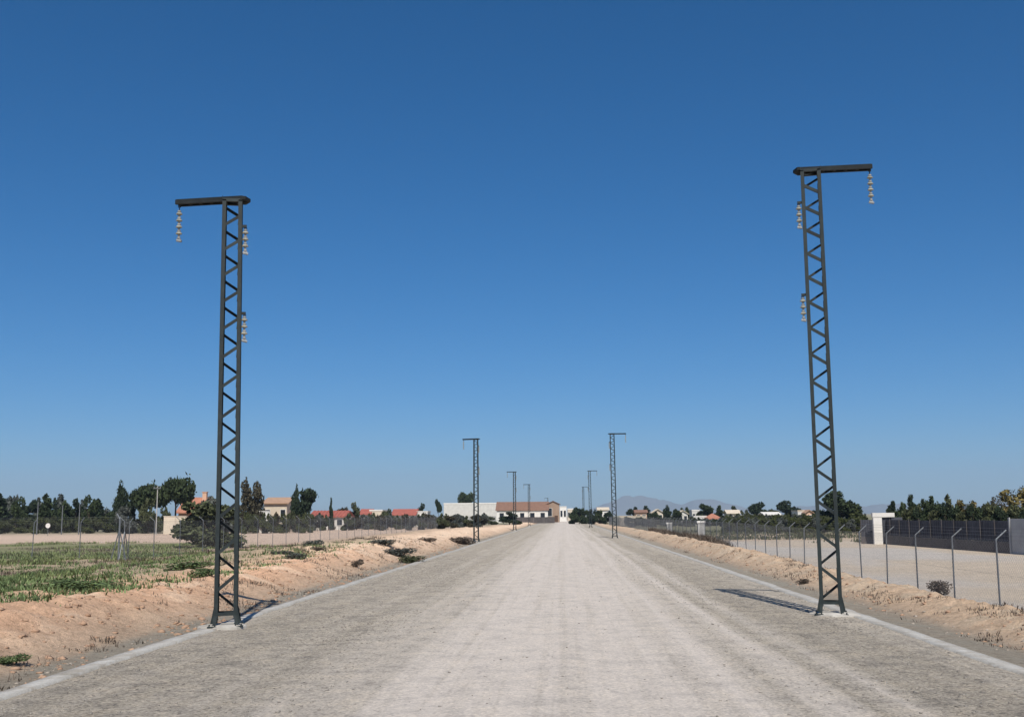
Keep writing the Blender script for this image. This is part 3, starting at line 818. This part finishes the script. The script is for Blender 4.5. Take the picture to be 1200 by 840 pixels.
for i, (px, yt, w_) in enumerate([(673, 598, 12), (679, 595, 14), (686, 596, 13), (694, 597, 12), (703, 598, 12), (712, 599, 12)]):
    tree('bushy', px, yt, w_ * 1.2, 262 + 4 * (i % 3), ('pine', 'cypress')[i % 2], nth(i) + ' of the dark trees clustered where the road ends', 'dark trees at the end of the road', 'roadside_tree')
# green hedge between the fence and the houses on the left
for i in range(14):
    px = 268 + i * 7.2
    tree('bushy', px, 600 + (i * 37 % 5) * .8, 15, 140 + (i % 3) * 3, ('orchard', 'olive', 'brownleaf')[i % 3], nth(i) + ' of the green hedge shrubs below the tan roofed house', 'hedge shrubs below the tan roofed house', 'hedge_shrub', 'shrub')
for i in range(22):
    px = 372 + i * 9.2
    tree('bushy', px, 601.5 + (i * 53 % 7) * .55, 17, 165 + (i % 4) * 6, ('greygreen', 'olive', 'brownleaf')[i % 3], nth(i) + ' of the low shrubs behind the long left fence', 'shrubs behind the long left fence', 'shrub', 'shrub')
for i in range(16):
    px = -6 + i * 13
    tree('bushy', px, 605 + (i * 29 % 5) * .9, 20, 150 + (i % 4) * 4, ('orchard', 'olive')[i % 2], nth(i) + ' of the olive shrubs at the foot of the far left trees', 'shrubs at the foot of the far left trees', 'shrub', 'shrub')
# the big grey shrub behind the left pylon
tree_at('bushy', xat(245, 74), 74, 3.0, 4.6, 'olive', 'big dark olive shrub behind the fence and the left pylon', name='big_shrub', cat='shrub')

# right side town trees
for (k, px, yt, w_, Yd, m, lab) in [
    ('bushy', 741, 594.5, 15, 300, 'cypress', 'dark tree left of the small brownish house'),
    ('conifer', 757, 593, 12, 300, 'cypress', 'pointed dark tree behind the small brownish house'),
    ('cypress', 781, 592.5, 9, 260, 'cypress', 'narrow dark cypress among the houses on the right'),
    ('bushy', 791, 597, 16, 262, 'pine', 'dark bush just right of the narrow cypress'),
    ('bushy', 803, 595, 16, 300, 'pine', 'dark tree behind the small white gabled house'),
    ('round', 825, 591, 17, 270, 'pine', 'rounded dark tree above the orange roof'),
    ('conifer', 843, 592.5, 14, 272, 'pine', 'pointed dark tree right of the orange roof'),
    ('bushy', 859, 593.5, 16, 290, 'pine', 'dark bushy tree behind the cream house'),
    ('round', 890, 589, 21, 240, 'cypress', 'round dark tree left of the long white house'),
    ('round', 925, 587, 24, 240, 'cypress', 'round dark tree right of the long white house'),
    ('bushy', 873, 598, 16, 250, 'olive', 'olive bush left of the round dark tree'),
    ('bushy', 955, 598, 22, 230, 'pine', 'dark bush left of the right foreground pylon'),
    ('bushy', 766, 600, 14, 255, 'pine', 'dark bush below the small brownish house'),
    ('bushy', 751, 606, 14, 225, 'cypress', 'dark low bush right of the low cream wall'),
    ('bushy', 908, 597, 16, 262, 'olive', 'olive tree behind the long white house')]:
    tree(k, px, yt, w_ * 1.15, Yd, m, lab, name='town_tree')
tree('round', 986, 576, 40, 150, 'pine', 'big round dark pine right of the right foreground pylon', name='round_pine')
tree('bushy', 1002, 597, 30, 148, 'orchard', 'low green bush at the foot of the big round pine', name='bush', cat='bush')
tree('bushy', 966, 598, 26, 152, 'pine', 'low dark bush left under the big round pine', name='bush', cat='bush')
# orchard rows
for rrow in range(4):
    for i in range(19):
        Yd = 124 + rrow * 13; px = 852 + i * 9.6 + (rrow % 2) * 4 + random.uniform(-2, 2)
        yt = 607.5 - rrow * 1.6 + random.uniform(-1, 1)
        if px > 1012: continue
        tree('bushy', px, yt, 15, Yd, ('orchard', 'olive', 'orchard', 'greygreen')[(i + rrow) % 4], nth(i) + ' of the small round trees in the ' + ('nearest', 'second', 'third', 'farthest')[rrow] + ' orchard row', 'small trees of the orchard beyond the right fence', 'orchard_tree')
for i in range(17):
    px = 737 + i * 7.4
    tree('bushy', px, 605.5 + (i * 31 % 5) * .7, 13, 200 + (i % 3) * 7, ('greygreen', 'olive', 'pine')[i % 3], nth(i) + ' of the low shrubs in front of the town houses', 'low shrubs in front of the town houses', 'shrub', 'shrub')
# trees above the dark screen
for (k, px, yt, w_, Yd, m, lab) in [
    ('conifer', 1045, 588, 17, 112, 'cypress', 'dark pointed tree behind the white gateway'),
    ('conifer', 1067, 580.5, 15, 100, 'cypress', 'dark pointed cypress at the left end of the screen hedge'),
    ('bushy', 1077, 587, 22, 100, 'pine', 'dark bushy tree second from left behind the screen fence'),
    ('conifer', 1090, 582.5, 16, 100, 'pine', 'dark pointed tree behind middle of the screen fence'),
    ('bushy', 1100, 590, 22, 98, 'pine', 'dark low tree right of the middle pointed tree'),
    ('conifer', 1110, 581, 16, 100, 'olive', 'olive pointed tree left of the yellowish bush'),
    ('bushy', 1129, 588, 34, 94, 'tan', 'yellowish tan bush behind the dark screen fence'),
    ('bushy', 1152, 592, 26, 98, 'pine', 'dark bush right of the yellowish tan bush'),
    ('bushy', 1168, 590, 26, 96, 'olive', 'olive bush left of the brownish tree at right edge'),
    ('bushy', 1192, 576, 50, 84, 'tan', 'brownish tan tree at the right edge above the grey wall'),
    ('bushy', 1222, 577, 40, 86, 'tan', 'brownish tree half outside the right edge of the picture'),
    ('bare', 1187, 570, 34, 88, 'brownleaf', 'sparse nearly bare tree rising above the brownish tree')]:
    tree(k, px, yt, w_ * 1.35, Yd, m, lab, name='bare_tree' if k == 'bare' else 'garden_tree')
for i in range(15):
    tree('bushy', 1058 + i * 10.5, 591 + (i * 7 % 5) * 1.6, 27, 89 - i * 1.0, ('pine', 'olive', 'cypress')[i % 3], nth(i) + ' of the hedge shrubs just behind the slate screen fence', 'hedge shrubs behind the slate screen fence', 'hedge_shrub', 'shrub')

# ------------------------------------------------------------------ houses
def house(name, label, pxa, pxb, y_eave, y_ridge, Yd, wall, roof, depth=7.0, kind='gable', openings=3, chimney=False, cat='house', door=True, rz=0.0, group=None):
    xa, xb = xat(pxa, Yd), xat(pxb, Yd); w_ = xb - xa; px = (pxa + pxb) / 2
    z0 = hz((xa + xb) / 2, Yd); he = zat(px, y_eave, Yd) - z0; hr = zat(px, y_ridge, Yd) - z0
    t = thing(name, label, cat, ((xa + xb) / 2, Yd, z0), rz, group); hw = w_ / 2
    wl = MB()
    if kind == 'side_gable' or kind == 'flat' or kind == 'hip': wl.box(-hw, hw, 0, depth, -.3, he)
    else:                                         # gable end towards the road
        wl.v = [(-hw, 0, -.3), (hw, 0, -.3), (hw, 0, he), (0, 0, hr - .1), (-hw, 0, he)] + [(-hw, depth, -.3), (hw, depth, -.3), (hw, depth, he), (0, depth, hr - .1), (-hw, depth, he)]
        wl.f = [(0, 1, 2, 3, 4), (9, 8, 7, 6, 5)] + [(i, (i + 5), (i + 1) % 5 + 5, (i + 1) % 5) for i in range(5)]
    wl.build('wall', M[wall], t)
    ov = .35; rf = MB()
    if kind == 'side_gable':
        rf.v = [(-hw - ov, -ov, he), (hw + ov, -ov, he), (hw + ov, depth / 2, hr), (-hw - ov, depth / 2, hr), (-hw - ov, depth + ov, he), (hw + ov, depth + ov, he)]
        rf.v += [(x, y, z - .14) for x, y, z in rf.v]
        rf.f = [(0, 1, 2, 3), (3, 2, 5, 4), (6, 9, 8, 7), (9, 10, 11, 8), (0, 6, 7, 1), (4, 5, 11, 10), (0, 3, 9, 6), (3, 4, 10, 9), (1, 7, 8, 2), (2, 8, 11, 5)]
        gw = MB()
        for s_ in (-1, 1):
            gw.prism([(0, he - .13), (depth, he - .13), (depth / 2, hr - .16)], (s_ * (hw - .2), 0, 0), (s_ * (hw - .02), 0, 0), (0, 1, 0), (0, 0, 1))
        gw.build('gable', M[wall], t)
    elif kind == 'gable':
        rf.v = [(-hw - ov, -ov, he - .12), (0, -ov, hr), (hw + ov, -ov, he - .12), (-hw - ov, depth + ov, he - .12), (0, depth + ov, hr), (hw + ov, depth + ov, he - .12)]
        rf.v += [(x, y, z - .12) for x, y, z in rf.v]
        rf.f = [(0, 1, 4, 3), (1, 2, 5, 4), (6, 9, 10, 7), (7, 10, 11, 8), (0, 3, 9, 6), (2, 8, 11, 5), (0, 6, 7, 1), (1, 7, 8, 2), (3, 4, 10, 9), (4, 5, 11, 10)]
    elif kind == 'hip':
        k = min(hw, depth / 2) * .9
        rf.v = [(-hw - ov, -ov, he), (hw + ov, -ov, he), (hw + ov, depth + ov, he), (-hw - ov, depth + ov, he), (-hw + k, depth / 2, hr), (hw - k, depth / 2, hr)]
        rf.f = [(0, 1, 5, 4), (1, 2, 5), (2, 3, 4, 5), (3, 0, 4), (0, 3, 2, 1)]
    else:
        rf.box(-hw - .06, hw + .06, -.06, depth + .06, he + .003, max(hr, he + .12))
    ro = rf.build('roof', M[roof], t)
    if kind in ('side_gable',) and w_ > 5:        # tile courses as real ridges
        cs = MB(); nn = min(60, int(w_ / .45))
        for i in range(nn):
            x = -hw - ov + (w_ + 2 * ov) * (i + .5) / nn
            cs.bar((x, -ov, he + .03), (x, depth / 2 - .05, hr + .03), .16, .07)
        cs.build('tile_ridge', M[roof], ro)
    if chimney:
        ch = MB(); ch.box(hw * .4, hw * .4 + .6, depth * .4, depth * .4 + .6, he, hr + .7); ch.box(hw * .4 - .08, hw * .4 + .68, depth * .4 - .08, depth * .4 + .68, hr + .702, hr + .8); ch.build('chimney', M[wall], ro)
    n = openings
    for i in range(n):
        cx = -hw + w_ * (i + .5) / n; ww = min(.62, w_ / n * .3)
        if door and i == n // 2:
            d_ = MB().box(cx - .5, cx + .5, -.05, .04, 0, min(2.1, he * .8)).build('door', M['shutter'], t); continue
        zb_, zt_ = he * .34, he * .76
        fr = MB(); b_ = .09
        fr.box(cx - ww - b_, cx + ww + b_, -.06, .03, zb_ - b_, zb_); fr.box(cx - ww - b_, cx + ww + b_, -.06, .03, zt_, zt_ + b_)
        fr.box(cx - ww - b_, cx - ww, -.06, .03, zb_ + .001, zt_ - .001); fr.box(cx + ww, cx + ww + b_, -.06, .03, zb_ + .001, zt_ - .001)
        f_ = fr.build('window', M['white'], t)
        MB().box(cx - ww, cx + ww, -.025, .02, zb_ + .001, zt_ - .001).build('pane', M['glass'], f_)
    return t
house('house', 'house with terracotta roof behind the dome crowned umbrella pine', 209, 236, 600, 582, 158, 'peach', 'terracotta', 8, 'side_gable', 2, True)
t = house('house', 'tan roofed house between twin peaked tree and narrow cypress', 309, 336, 589, 582, 156, 'cream', 'tan_tile', 7, 'side_gable', 3)
house('house', 'long low house with bright red roof behind small pointed cypress', 364, 403, 605, 598, 176, 'white', 'red_tile', 7, 'side_gable', 4)
house('house', 'small red roofed house left of the cream flat house', 422, 433, 602, 596, 215, 'white', 'red_tile', 6, 'side_gable', 2)
house('house', 'cream flat roofed house beside the small red roof', 433, 448, 598.5, 597, 216, 'cream', 'white', 6, 'flat', 2)
house('house', 'red roofed house left of the small white shed', 460, 486, 603, 596, 228, 'white', 'red_tile', 7, 'side_gable', 3)
house('shed', 'small white shed right of the red roofed house', 488, 501, 600, 598.5, 230, 'white', 'white', 5, 'flat', 1, cat='shed', door=False)
house('warehouse', 'long low white building with flat roof left of the brown roof', 520, 583.5, 590.5, 589, 352, 'white', 'white', 14, 'flat', 0, cat='building')
house('farm_building', 'white building with wide brown roof at the end of the left roadside', 582, 642, 597.5, 587.5, 330, 'white', 'brown_tile', 12, 'side_gable', 5, cat='building', door=False)
house('farm_building', 'brown gable ended building beside the wide brown roof', 641, 655.5, 590, 586.5, 334, 'tan_wall', 'brown_tile', 12, 'gable', 2, cat='building')
house('house', 'small white block right of the brown gable end', 656, 664, 594, 593, 380, 'white', 'white', 8, 'flat', 2, door=False)
house('house', 'tiny pale house further right of the small white block', 665, 672, 597, 595.5, 420, 'cream', 'white', 8, 'flat', 2, door=False)
for a in [
    ('white roofed house above the dark roadside trees', 701, 713, 597, 594, 330, 'white', 'cream', 'side_gable', 2),
    ('small brownish house between two dark trees', 745, 758, 600, 597, 290, 'peach', 'brown_tile', 'side_gable', 2),
    ('pale grey house left of the narrow cypress', 765, 777, 600, 596, 280, 'cream', 'cream', 'gable', 2),
    ('small white gabled house right of the narrow cypress', 795, 806, 601.5, 597.5, 270, 'white', 'cream', 'gable', 2),
    ('white flat house left of the rounded dark tree', 811, 820, 598.5, 597, 285, 'white', 'white', 'flat', 2),
    ('low white house left of the orange roof', 813, 828, 606, 604, 235, 'white', 'white', 'flat', 2),
    ('house with bright orange roof among dark trees on the right', 828, 846, 608, 601.5, 232, 'peach', 'terracotta', 'hip', 2),
    ('cream house right of the pointed dark tree', 853, 867, 601, 597, 265, 'cream', 'cream', 'side_gable', 2),
    ('long white house between the two round dark trees', 896, 914, 602.5, 599.5, 232, 'white', 'white', 'side_gable', 3),
    ('small white house right of the second round dark tree', 935, 943, 599, 597.5, 225, 'white', 'cream', 'flat', 1),
    ('small peach house left of the right foreground pylon', 945, 952, 600, 597, 222, 'peach', 'tan_tile', 'gable', 1),
    ('low tan house beside the right foreground pylon', 938, 957, 608, 605.5, 200, 'cream', 'tan_tile', 'side_gable', 2),
    ('distant white house above the olive hedge at right', 1138, 1144, 592, 590, 170, 'white', 'white', 'flat', 1)]:
    house('house', a[0], *a[1:6], a[6], a[7], 6, a[8], a[9], door=False)
def low_wall(label, pxa, pxb, ytop, Yd, m, name='garden_wall'):
    xa, xb = xat(pxa, Yd), xat(pxb, Yd); z = hz(xa, Yd); n = max(2, int((xb - xa) / 2.5)); w_ = (xb - xa) / n
    t = thing(name, label, 'wall', (xa, Yd, z)); hh = zat((pxa + pxb) / 2, ytop, Yd) - z
    for i in range(n):
        MB().box(i * w_ + .01, (i + 1) * w_ - .01, 0, .2, -.2, hh).build('wall_panel', M[m], t)
        MB().box(i * w_ - .03, (i + 1) * w_ - .03, -.05, .25, hh + .003, hh + .08).build('coping', M[m], t)
low_wall('low beige garden wall below the terracotta roofed house', 192, 219, 605, 140, 'cream')
low_wall('low white wall below the tan roofed house', 304, 316, 599, 146, 'white')
low_wall('long low cream wall behind the second right pylon', 726, 757, 604.5, 235, 'cream')
low_wall('low brown wall in front of the brown roofed building', 600, 650, 606, 300, 'base_wall')

# pale gate pillars by the right fence
for px, yb, yt, lab in ((784, 626, 612, 'pale concrete pillar nearer the second right pylon'), (821, 631, 610, 'pale concrete pillar in front of the orange roof')):
    Yd = (10.35) / ((px - 660) / F); x = xat(px, Yd); z = hz(x, Yd)
    t = thing('gate_pillar', lab, 'pillar', (x, Yd, z)); hh = zat(px, yt, Yd) - z; ww = .24
    MB().box(-ww, ww, -ww, ww, -.2, hh - .16).build('shaft', M['conc_post'], t)
    MB().box(-ww - .06, ww + .06, -ww - .06, ww + .06, hh - .157, hh).build('cap', M['white'], t)
# utility poles on the left
for px, yt, Yd, lab in ((183.5, 569, 132, 'pale utility pole in front of the two umbrella pines'), (44, 588, 140, 'grey utility pole, leftmost before the dark row'), (73, 592, 140, 'grey utility pole, middle one before the dark row'), (93, 589, 140, 'grey utility pole, rightmost before the dark row')):
    x = xat(px, Yd); z = hz(x, Yd); hh = zat(px, yt, Yd) - z
    t = thing('utility_pole', lab, 'pole', (x, Yd, z))
    MB().tube([(0, 0, -.2), (0, 0, hh)], [.075, .05], 8).build('shaft', M['conc_post'] if px > 100 else M['galv'], t)
    if px < 100: continue
    MB().box(-.45, .45, -.16, -.10, hh - .35, hh - .25).build('crossarm', M['galv'], t)
    for s_ in (-.38, 0, .38): MB().lathe([(.03, 0), (.05, .05), (.03, .14)], (s_, -.13, hh - .25), 8).build('insulator', M['cap'], t)
# small round sign / drum lid in the far left field
x = xat(57, 128); t = thing('round_sign', 'small white round sign in front of the far left trees', 'sign', (x, 128, hz(x, 128)))
MB().tube([(0, 0, -.1), (0, 0, 1.0)], .03, 6).build('post', M['galv'], t)
d_ = MB().lathe([(.01, 0), (.28, 0), (.28, .03), (.01, .03)], (0, 0, 0), 16).build('disc', M['white'], t); d_.rotation_euler = (R(90), 0, 0); d_.location = (0, -.03, 1.2)

# ------------------------------------------------------------------ low shrubs, weeds, stones
def clump_mesh(seed, n, size, squash=.5, spiky=False):
    r_ = random.Random(seed)
    L = [(r_.uniform(-.32, .32), r_.uniform(-.3, .3), r_.uniform(.18, .55), .26, .24, .26) for k in range(9)]
    V, Fq, tn = leaves(lobes_pts(L, n, seed), size, seed)
    V[:, 2] = np.maximum(V[:, 2], -.02); return V, Fq, tn
shrub_me = {}
def shrub(px, py, wid, ht, m, label, group=None, z=None):
    zg = .3
    for k in range(12):
        x, y = ground(px, py, zg); zg = hz(x, y)
    k = (px * 7 + py) % 3
    if k not in shrub_me:
        V, Fq, tn = clump_mesh(40 + k, 1100, .045); fol = npmesh('foliage', V, Fq, M['weed'], tn)
        st = MB(); r_ = random.Random(k)
        for i in range(7): st.tube([(0, 0, -.05), (r_.uniform(-.2, .2), r_.uniform(-.2, .2), .25), (r_.uniform(-.4, .4), r_.uniform(-.4, .4), .6)], [.02, .014, .006], 5)
        shrub_me[k] = (fol, st.mesh('stem', M['bark']))
    t = thing('shrub', label, 'shrub', (x, y, zg - .02), random.uniform(0, 6), group); t.scale = (wid, wid, ht)
    f = link('foliage', shrub_me[k][0], t)
    f.material_slots[0].link = 'OBJECT'; f.material_slots[0].material = M[m]
    link('stem', shrub_me[k][1], t)
for a in [
    (98, 692, 1.1, .34, 'weed', 'low spreading green shrub on the edge of left bank'),
    (126, 689, .9, .30, 'weed', 'green shrub right of the low spreading one on the bank edge'),
    (72, 688, .9, .26, 'weed', 'green shrub left of the low spreading one on the bank edge'),
    (14, 778, .45, .2, 'weed', 'small dry green tuft low on the left bank'),
    (345, 649, 1.0, .38, 'greygreen', 'dark low shrub on the bank right of the left pylon'),
    (331, 652, .9, .28, 'greygreen', 'dark low shrub left of its neighbour right of the left pylon'),
    (367, 641, 1.0, .45, 'greygreen', 'grey green shrub on the bank crest before the sandy field'),
    (375, 649, .7, .26, 'dry', 'dark brown shrub just below the bank crest shrub'),
    (419, 652, .5, .42, 'dry', 'dark brown clump halfway along the left bank'),
    (466, 636, 2.0, .5, 'greygreen', 'dark sprawling shrub on the far pale part of left bank'),
    (452, 634, 1.6, .4, 'greygreen', 'dark shrub left of the sprawling one on the pale bank'),
    (487, 640, 1.3, .5, 'olive', 'olive shrub lower right of the sprawling one on the pale bank'),
    (545, 627, 2.2, .8, 'dry', 'brown clump left of the second left pylon'),
    (502, 643, 1.2, .5, 'dry', 'brown tuft at the foot of the pale bank'),
    (1103, 697, .75, .55, 'dry', 'round dry brown bush under the right fence'),
    (940, 684, .42, .26, 'dry', 'dark dry tuft on the right bank left of the right pylon'),
    (215, 668, 1.6, .38, 'weed', 'green weedy shrub left of the left pylon on the plateau'),
    (236, 676, .9, .3, 'weed', 'green shrub close behind the left pylon on the bank edge')]:
    shrub(*a[:5], a[5])

def tuft_field(name, pts, blades, hmin, hmax, wid, spread, m, label, lean=.55, seed=1):
    r_ = np.random.default_rng(seed); n = len(pts)
    base = np.repeat(pts, blades, 0); k = len(base)
    base = base + np.concatenate([r_.normal(size=(k, 2)) * spread, np.zeros((k, 1))], 1)
    base[:, 2] = hgt(base[:, 0], base[:, 1]) - .01
    hh = r_.uniform(hmin, hmax, (k, 1)) * np.repeat(r_.uniform(.5, 1.25, (n, 1)), blades, 0)
    az = r_.uniform(0, 2 * np.pi, k); ld = np.stack([np.cos(az), np.sin(az), np.zeros(k)], 1)
    sd_ = np.stack([-np.sin(az), np.cos(az), np.zeros(k)], 1) * wid * r_.uniform(.6, 1.4, (k, 1))
    up = np.array([0, 0, 1.0]); ln = r_.uniform(.1, lean * 2, (k, 1))
    mid = base + up * hh * .6 + ld * hh * ln * .4; tip = base + up * hh + ld * hh * ln
    V = np.stack([base - sd_, base + sd_, mid + sd_ * .8, tip, mid - sd_ * .8], 1).reshape(-1, 3)
    i = np.arange(k)[:, None] * 5
    Fq = np.concatenate([np.concatenate([i, i + 1, i + 2, i + 4], 1), np.concatenate([i + 4, i + 2, i + 3, i + 3], 1)])
    me = bpy.data.meshes.new(name)
    tri = np.concatenate([np.concatenate([i, i + 1, i + 2], 1), np.concatenate([i, i + 2, i + 4], 1), np.concatenate([i + 4, i + 2, i + 3], 1)])
    me = npmesh(name, V, tri, m, np.repeat(r_.uniform(0, .45, k), 5))
    return tag(link(name, me), label, name.replace('_', ' '), kind='stuff')
def scatter(n, xr, yr, dens, seed):
    r_ = np.random.default_rng(seed); x = r_.uniform(*xr, n); y = r_.uniform(yr[0] ** .5, yr[1] ** .5, n) ** 2
    keep = r_.random(n) < dens(x, y); x, y = x[keep], y[keep]
    return np.stack([x, y, hgt(x, y)], 1)
edge_n = lambda x, y: ss(-9.0, -9.8, x)
pts = scatter(26000, (-40, -8.6), (12, 62), lambda x, y: edge_n(x, y) * (.05 + ss(.51, .59, fbm(x * .45, y * .22, 301)) + .5 * ss(.55, .62, fbm(x * 1.1, y * .6, 303))) * (1 - .75 * ss(40, 48, y) * ss(-19, -14, x)), 1)
tuft_field('green_weeds', pts, 12, .04, .15, .014, .13, M['weed'], 'patchy green weeds on the plateau above left bank', seed=2)
pts = scatter(14000, (-60, -10), (26, 92), lambda x, y: ss(-10, -13, x) * ss(.47, .60, fbm(x * .25, y * .12, 311)) * (1 - ss(-23, -18, x) * ss(48, 60, y)), 3)
tuft_field('yellow_grass', pts, 9, .06, .22, .018, .18, M['yellowgrass'], 'yellowish green grass before the far left fence', seed=4)
pts = scatter(12000, (-45, -9), (16, 75), lambda x, y: ss(-9.3, -10.5, x) * ss(.56, .64, fbm(x * .2, y * .3, 321)) , 5)
tuft_field('dry_weeds', pts, 9, .04, .18, .014, .14, M['dry'], 'dark brown dead weeds in strips on the left plateau', seed=6)
pts = scatter(3000, (-9.6, -6.7), (11, 110), lambda x, y: .03 + .75 * ss(.53, .64, fbm(x * .8, y * .4, 331)), 7)
tuft_field('bank_grass', pts, 9, .02, .11, .008, .09, M['dry'], 'thin dry grass stalks sprouting from the left bank', seed=8)
pts = scatter(6000, (6.6, 9.9), (14, 130), lambda x, y: .015 + .6 * ss(.55, .66, fbm(x * .9, y * .4, 341)) + .5 * ss(9.0, 9.5, x), 9)
tuft_field('dry_grass', pts, 9, .03, .11, .008, .09, M['dry'], 'dry brown grass along the right bank and fence', seed=10)
pts = scatter(5200, (9.0, 10.2), (46, 118), lambda x, y: ss(62, 76, y) * ss(.36, .5, fbm(x * .3, y * .12, 351)), 11)
tuft_field('dead_brush', pts, 10, .18, .62, .02, .16, M['dry'], 'dark dead brush tangled at the foot of the right fence', seed=12)
pts = scatter(5000, (11, 70), (84, 150), lambda x, y: ss(.46, .6, fbm(x * .12, y * .25, 361)), 13)
tuft_field('field_weeds', pts, 8, .12, .45, .035, .25, M['olive'], 'olive weeds in the field beyond the right lot', seed=14)

def stones(name, pts, smin, smax, m, label, seed, flat=.6):
    r_ = np.random.default_rng(seed); n = len(pts)
    oc = np.array([(1, 0, 0), (0, 1, 0), (-1, 0, 0), (0, -1, 0), (0, 0, 1), (0, 0, -1), (.6, .6, .5), (-.6, .6, .5), (-.6, -.6, .5), (.6, -.6, .5)], float)
    tris = np.array([(0, 6, 9), (1, 7, 6), (2, 8, 7), (3, 9, 8), (6, 7, 4), (7, 8, 4), (8, 9, 4), (9, 6, 4), (0, 1, 6), (1, 2, 7), (2, 3, 8), (3, 0, 9), (0, 5, 1), (1, 5, 2), (2, 5, 3), (3, 5, 0)])
    s = (r_.uniform(0, 1, (n, 1, 1)) ** 3) * (smax - smin) + smin
    V = oc[None] * (1 + .28 * r_.normal(size=(n, 10, 1))) * s * np.array([1, 1, flat]) * (.75 + .5 * r_.random((n, 1, 3)))
    a = r_.uniform(0, 6.28, n); ca, sa = np.cos(a)[:, None], np.sin(a)[:, None]
    x = V[:, :, 0] * ca - V[:, :, 1] * sa; y = V[:, :, 0] * sa + V[:, :, 1] * ca
    V = np.stack([x, y, V[:, :, 2]], -1) + pts[:, None, :]
    Fq = (tris[None] + (np.arange(n) * 10)[:, None, None]).reshape(-1, 3)
    return tag(link(name, npmesh(name, V.reshape(-1, 3), Fq, m)), label, name.replace('_', ' '), kind='stuff')
pts = scatter(6000, (-9.6, -6.7), (11, 80), lambda x, y: .25 + .7 * ss(.5, .62, fbm(x * .7, y * .5, 401)), 21)
stones('earth_clods', pts, .006, .075, M['clod'], 'loose orange clods of earth on the left bank', 22)
pts = scatter(3000, (6.7, 9.6), (14, 80), lambda x, y: .35 + .6 * ss(.5, .62, fbm(x * .7, y * .5, 411)), 23)
stones('bank_stones', pts, .006, .065, M['clod'], 'loose earth and stones on the low right bank', 24)
pts = scatter(44000, (RL + .05, RR - .05), (8, 58), lambda x, y: ss(1.8, 4.2, np.abs(x + .3)) * (.3 + ss(.42, .6, fbm(x * .6, y * .15, 421))) + .02, 25)
pts[:, 2] = road_z(pts[:, 0], pts[:, 1]) + .002
stones('gravel', pts, .006, .024, M['pebble'], 'loose gravel along both sides of the road', 26)
pts = scatter(5000, (-7.2, 7.4), (10, 45), lambda x, y: (np.abs(x) > 6.45) * 1.0, 27)
stones('verge_gravel', pts, .008, .04, M['stone'], 'grey gravel on the strips outside the concrete edges', 28)

# ------------------------------------------------------------------ mountains and haze
mx = np.linspace(-2600, 5200, 620); my = np.linspace(7000, 8400, 22)
A, B = np.meshgrid(mx, my)
def ridge(x):
    pxs = 660 + x / 7700 * F
    hs = np.interp(pxs, [200, 520, 640, 672, 690, 712, 735, 752, 768, 790, 812, 834, 850, 872, 900, 925, 960, 1000, 1040, 1070, 1110, 1140, 1165, 1200, 1260, 1500],
                        [0, 0, 1, 5, 12, 20, 27, 26, 22, 18, 21, 22, 17, 9, 7, 11, 13, 12, 13, 11, 6, 10, 21, 22, 20, 5])
    return hs * .86 / F * 7700
fall = np.clip(1 - np.abs(B - 7700) / 700, 0, 1) ** .9
Z = ridge(A + (fbm(A * .004, B * .004, 501) - .47) * 130) * fall * (.82 + .4 * fbm(A * .006, B * .003, 511)) + 45 * fall * (fbm(A * .010, B * .005, 521) - .47) * ss(5, 60, ridge(A)) - 4
i = np.arange(A.size).reshape(A.shape)
q = np.stack([i[:-1, :-1], i[:-1, 1:], i[1:, 1:], i[1:, :-1]], -1).reshape(-1, 4)
tag(link('mountains', npmesh('mountains', np.stack([A.ravel(), B.ravel(), Z.ravel()], -1), q, M['rock_hill'], smooth=True)), 'faint blue mountain ridge far beyond the plain', kind='structure')
hm_, nt, b = mat_new('haze'); nt.nodes.remove(b)
pv = N(nt, 'ShaderNodeVolumePrincipled'); pv.inputs['Color'].default_value = (0.62, 0.80, 1.0, 1)
pv.inputs['Density'].default_value = 0.00012; pv.inputs['Anisotropy'].default_value = 0.0
nt.links.new(pv.outputs[0], nt.nodes['Material Output'].inputs['Volume'])
hb = MB().box(-9100, 9100, -9100, 9100, -8, 330)
ho = hb.build('haze', hm_); tag(ho, 'thin pale haze over the plain', kind='stuff')
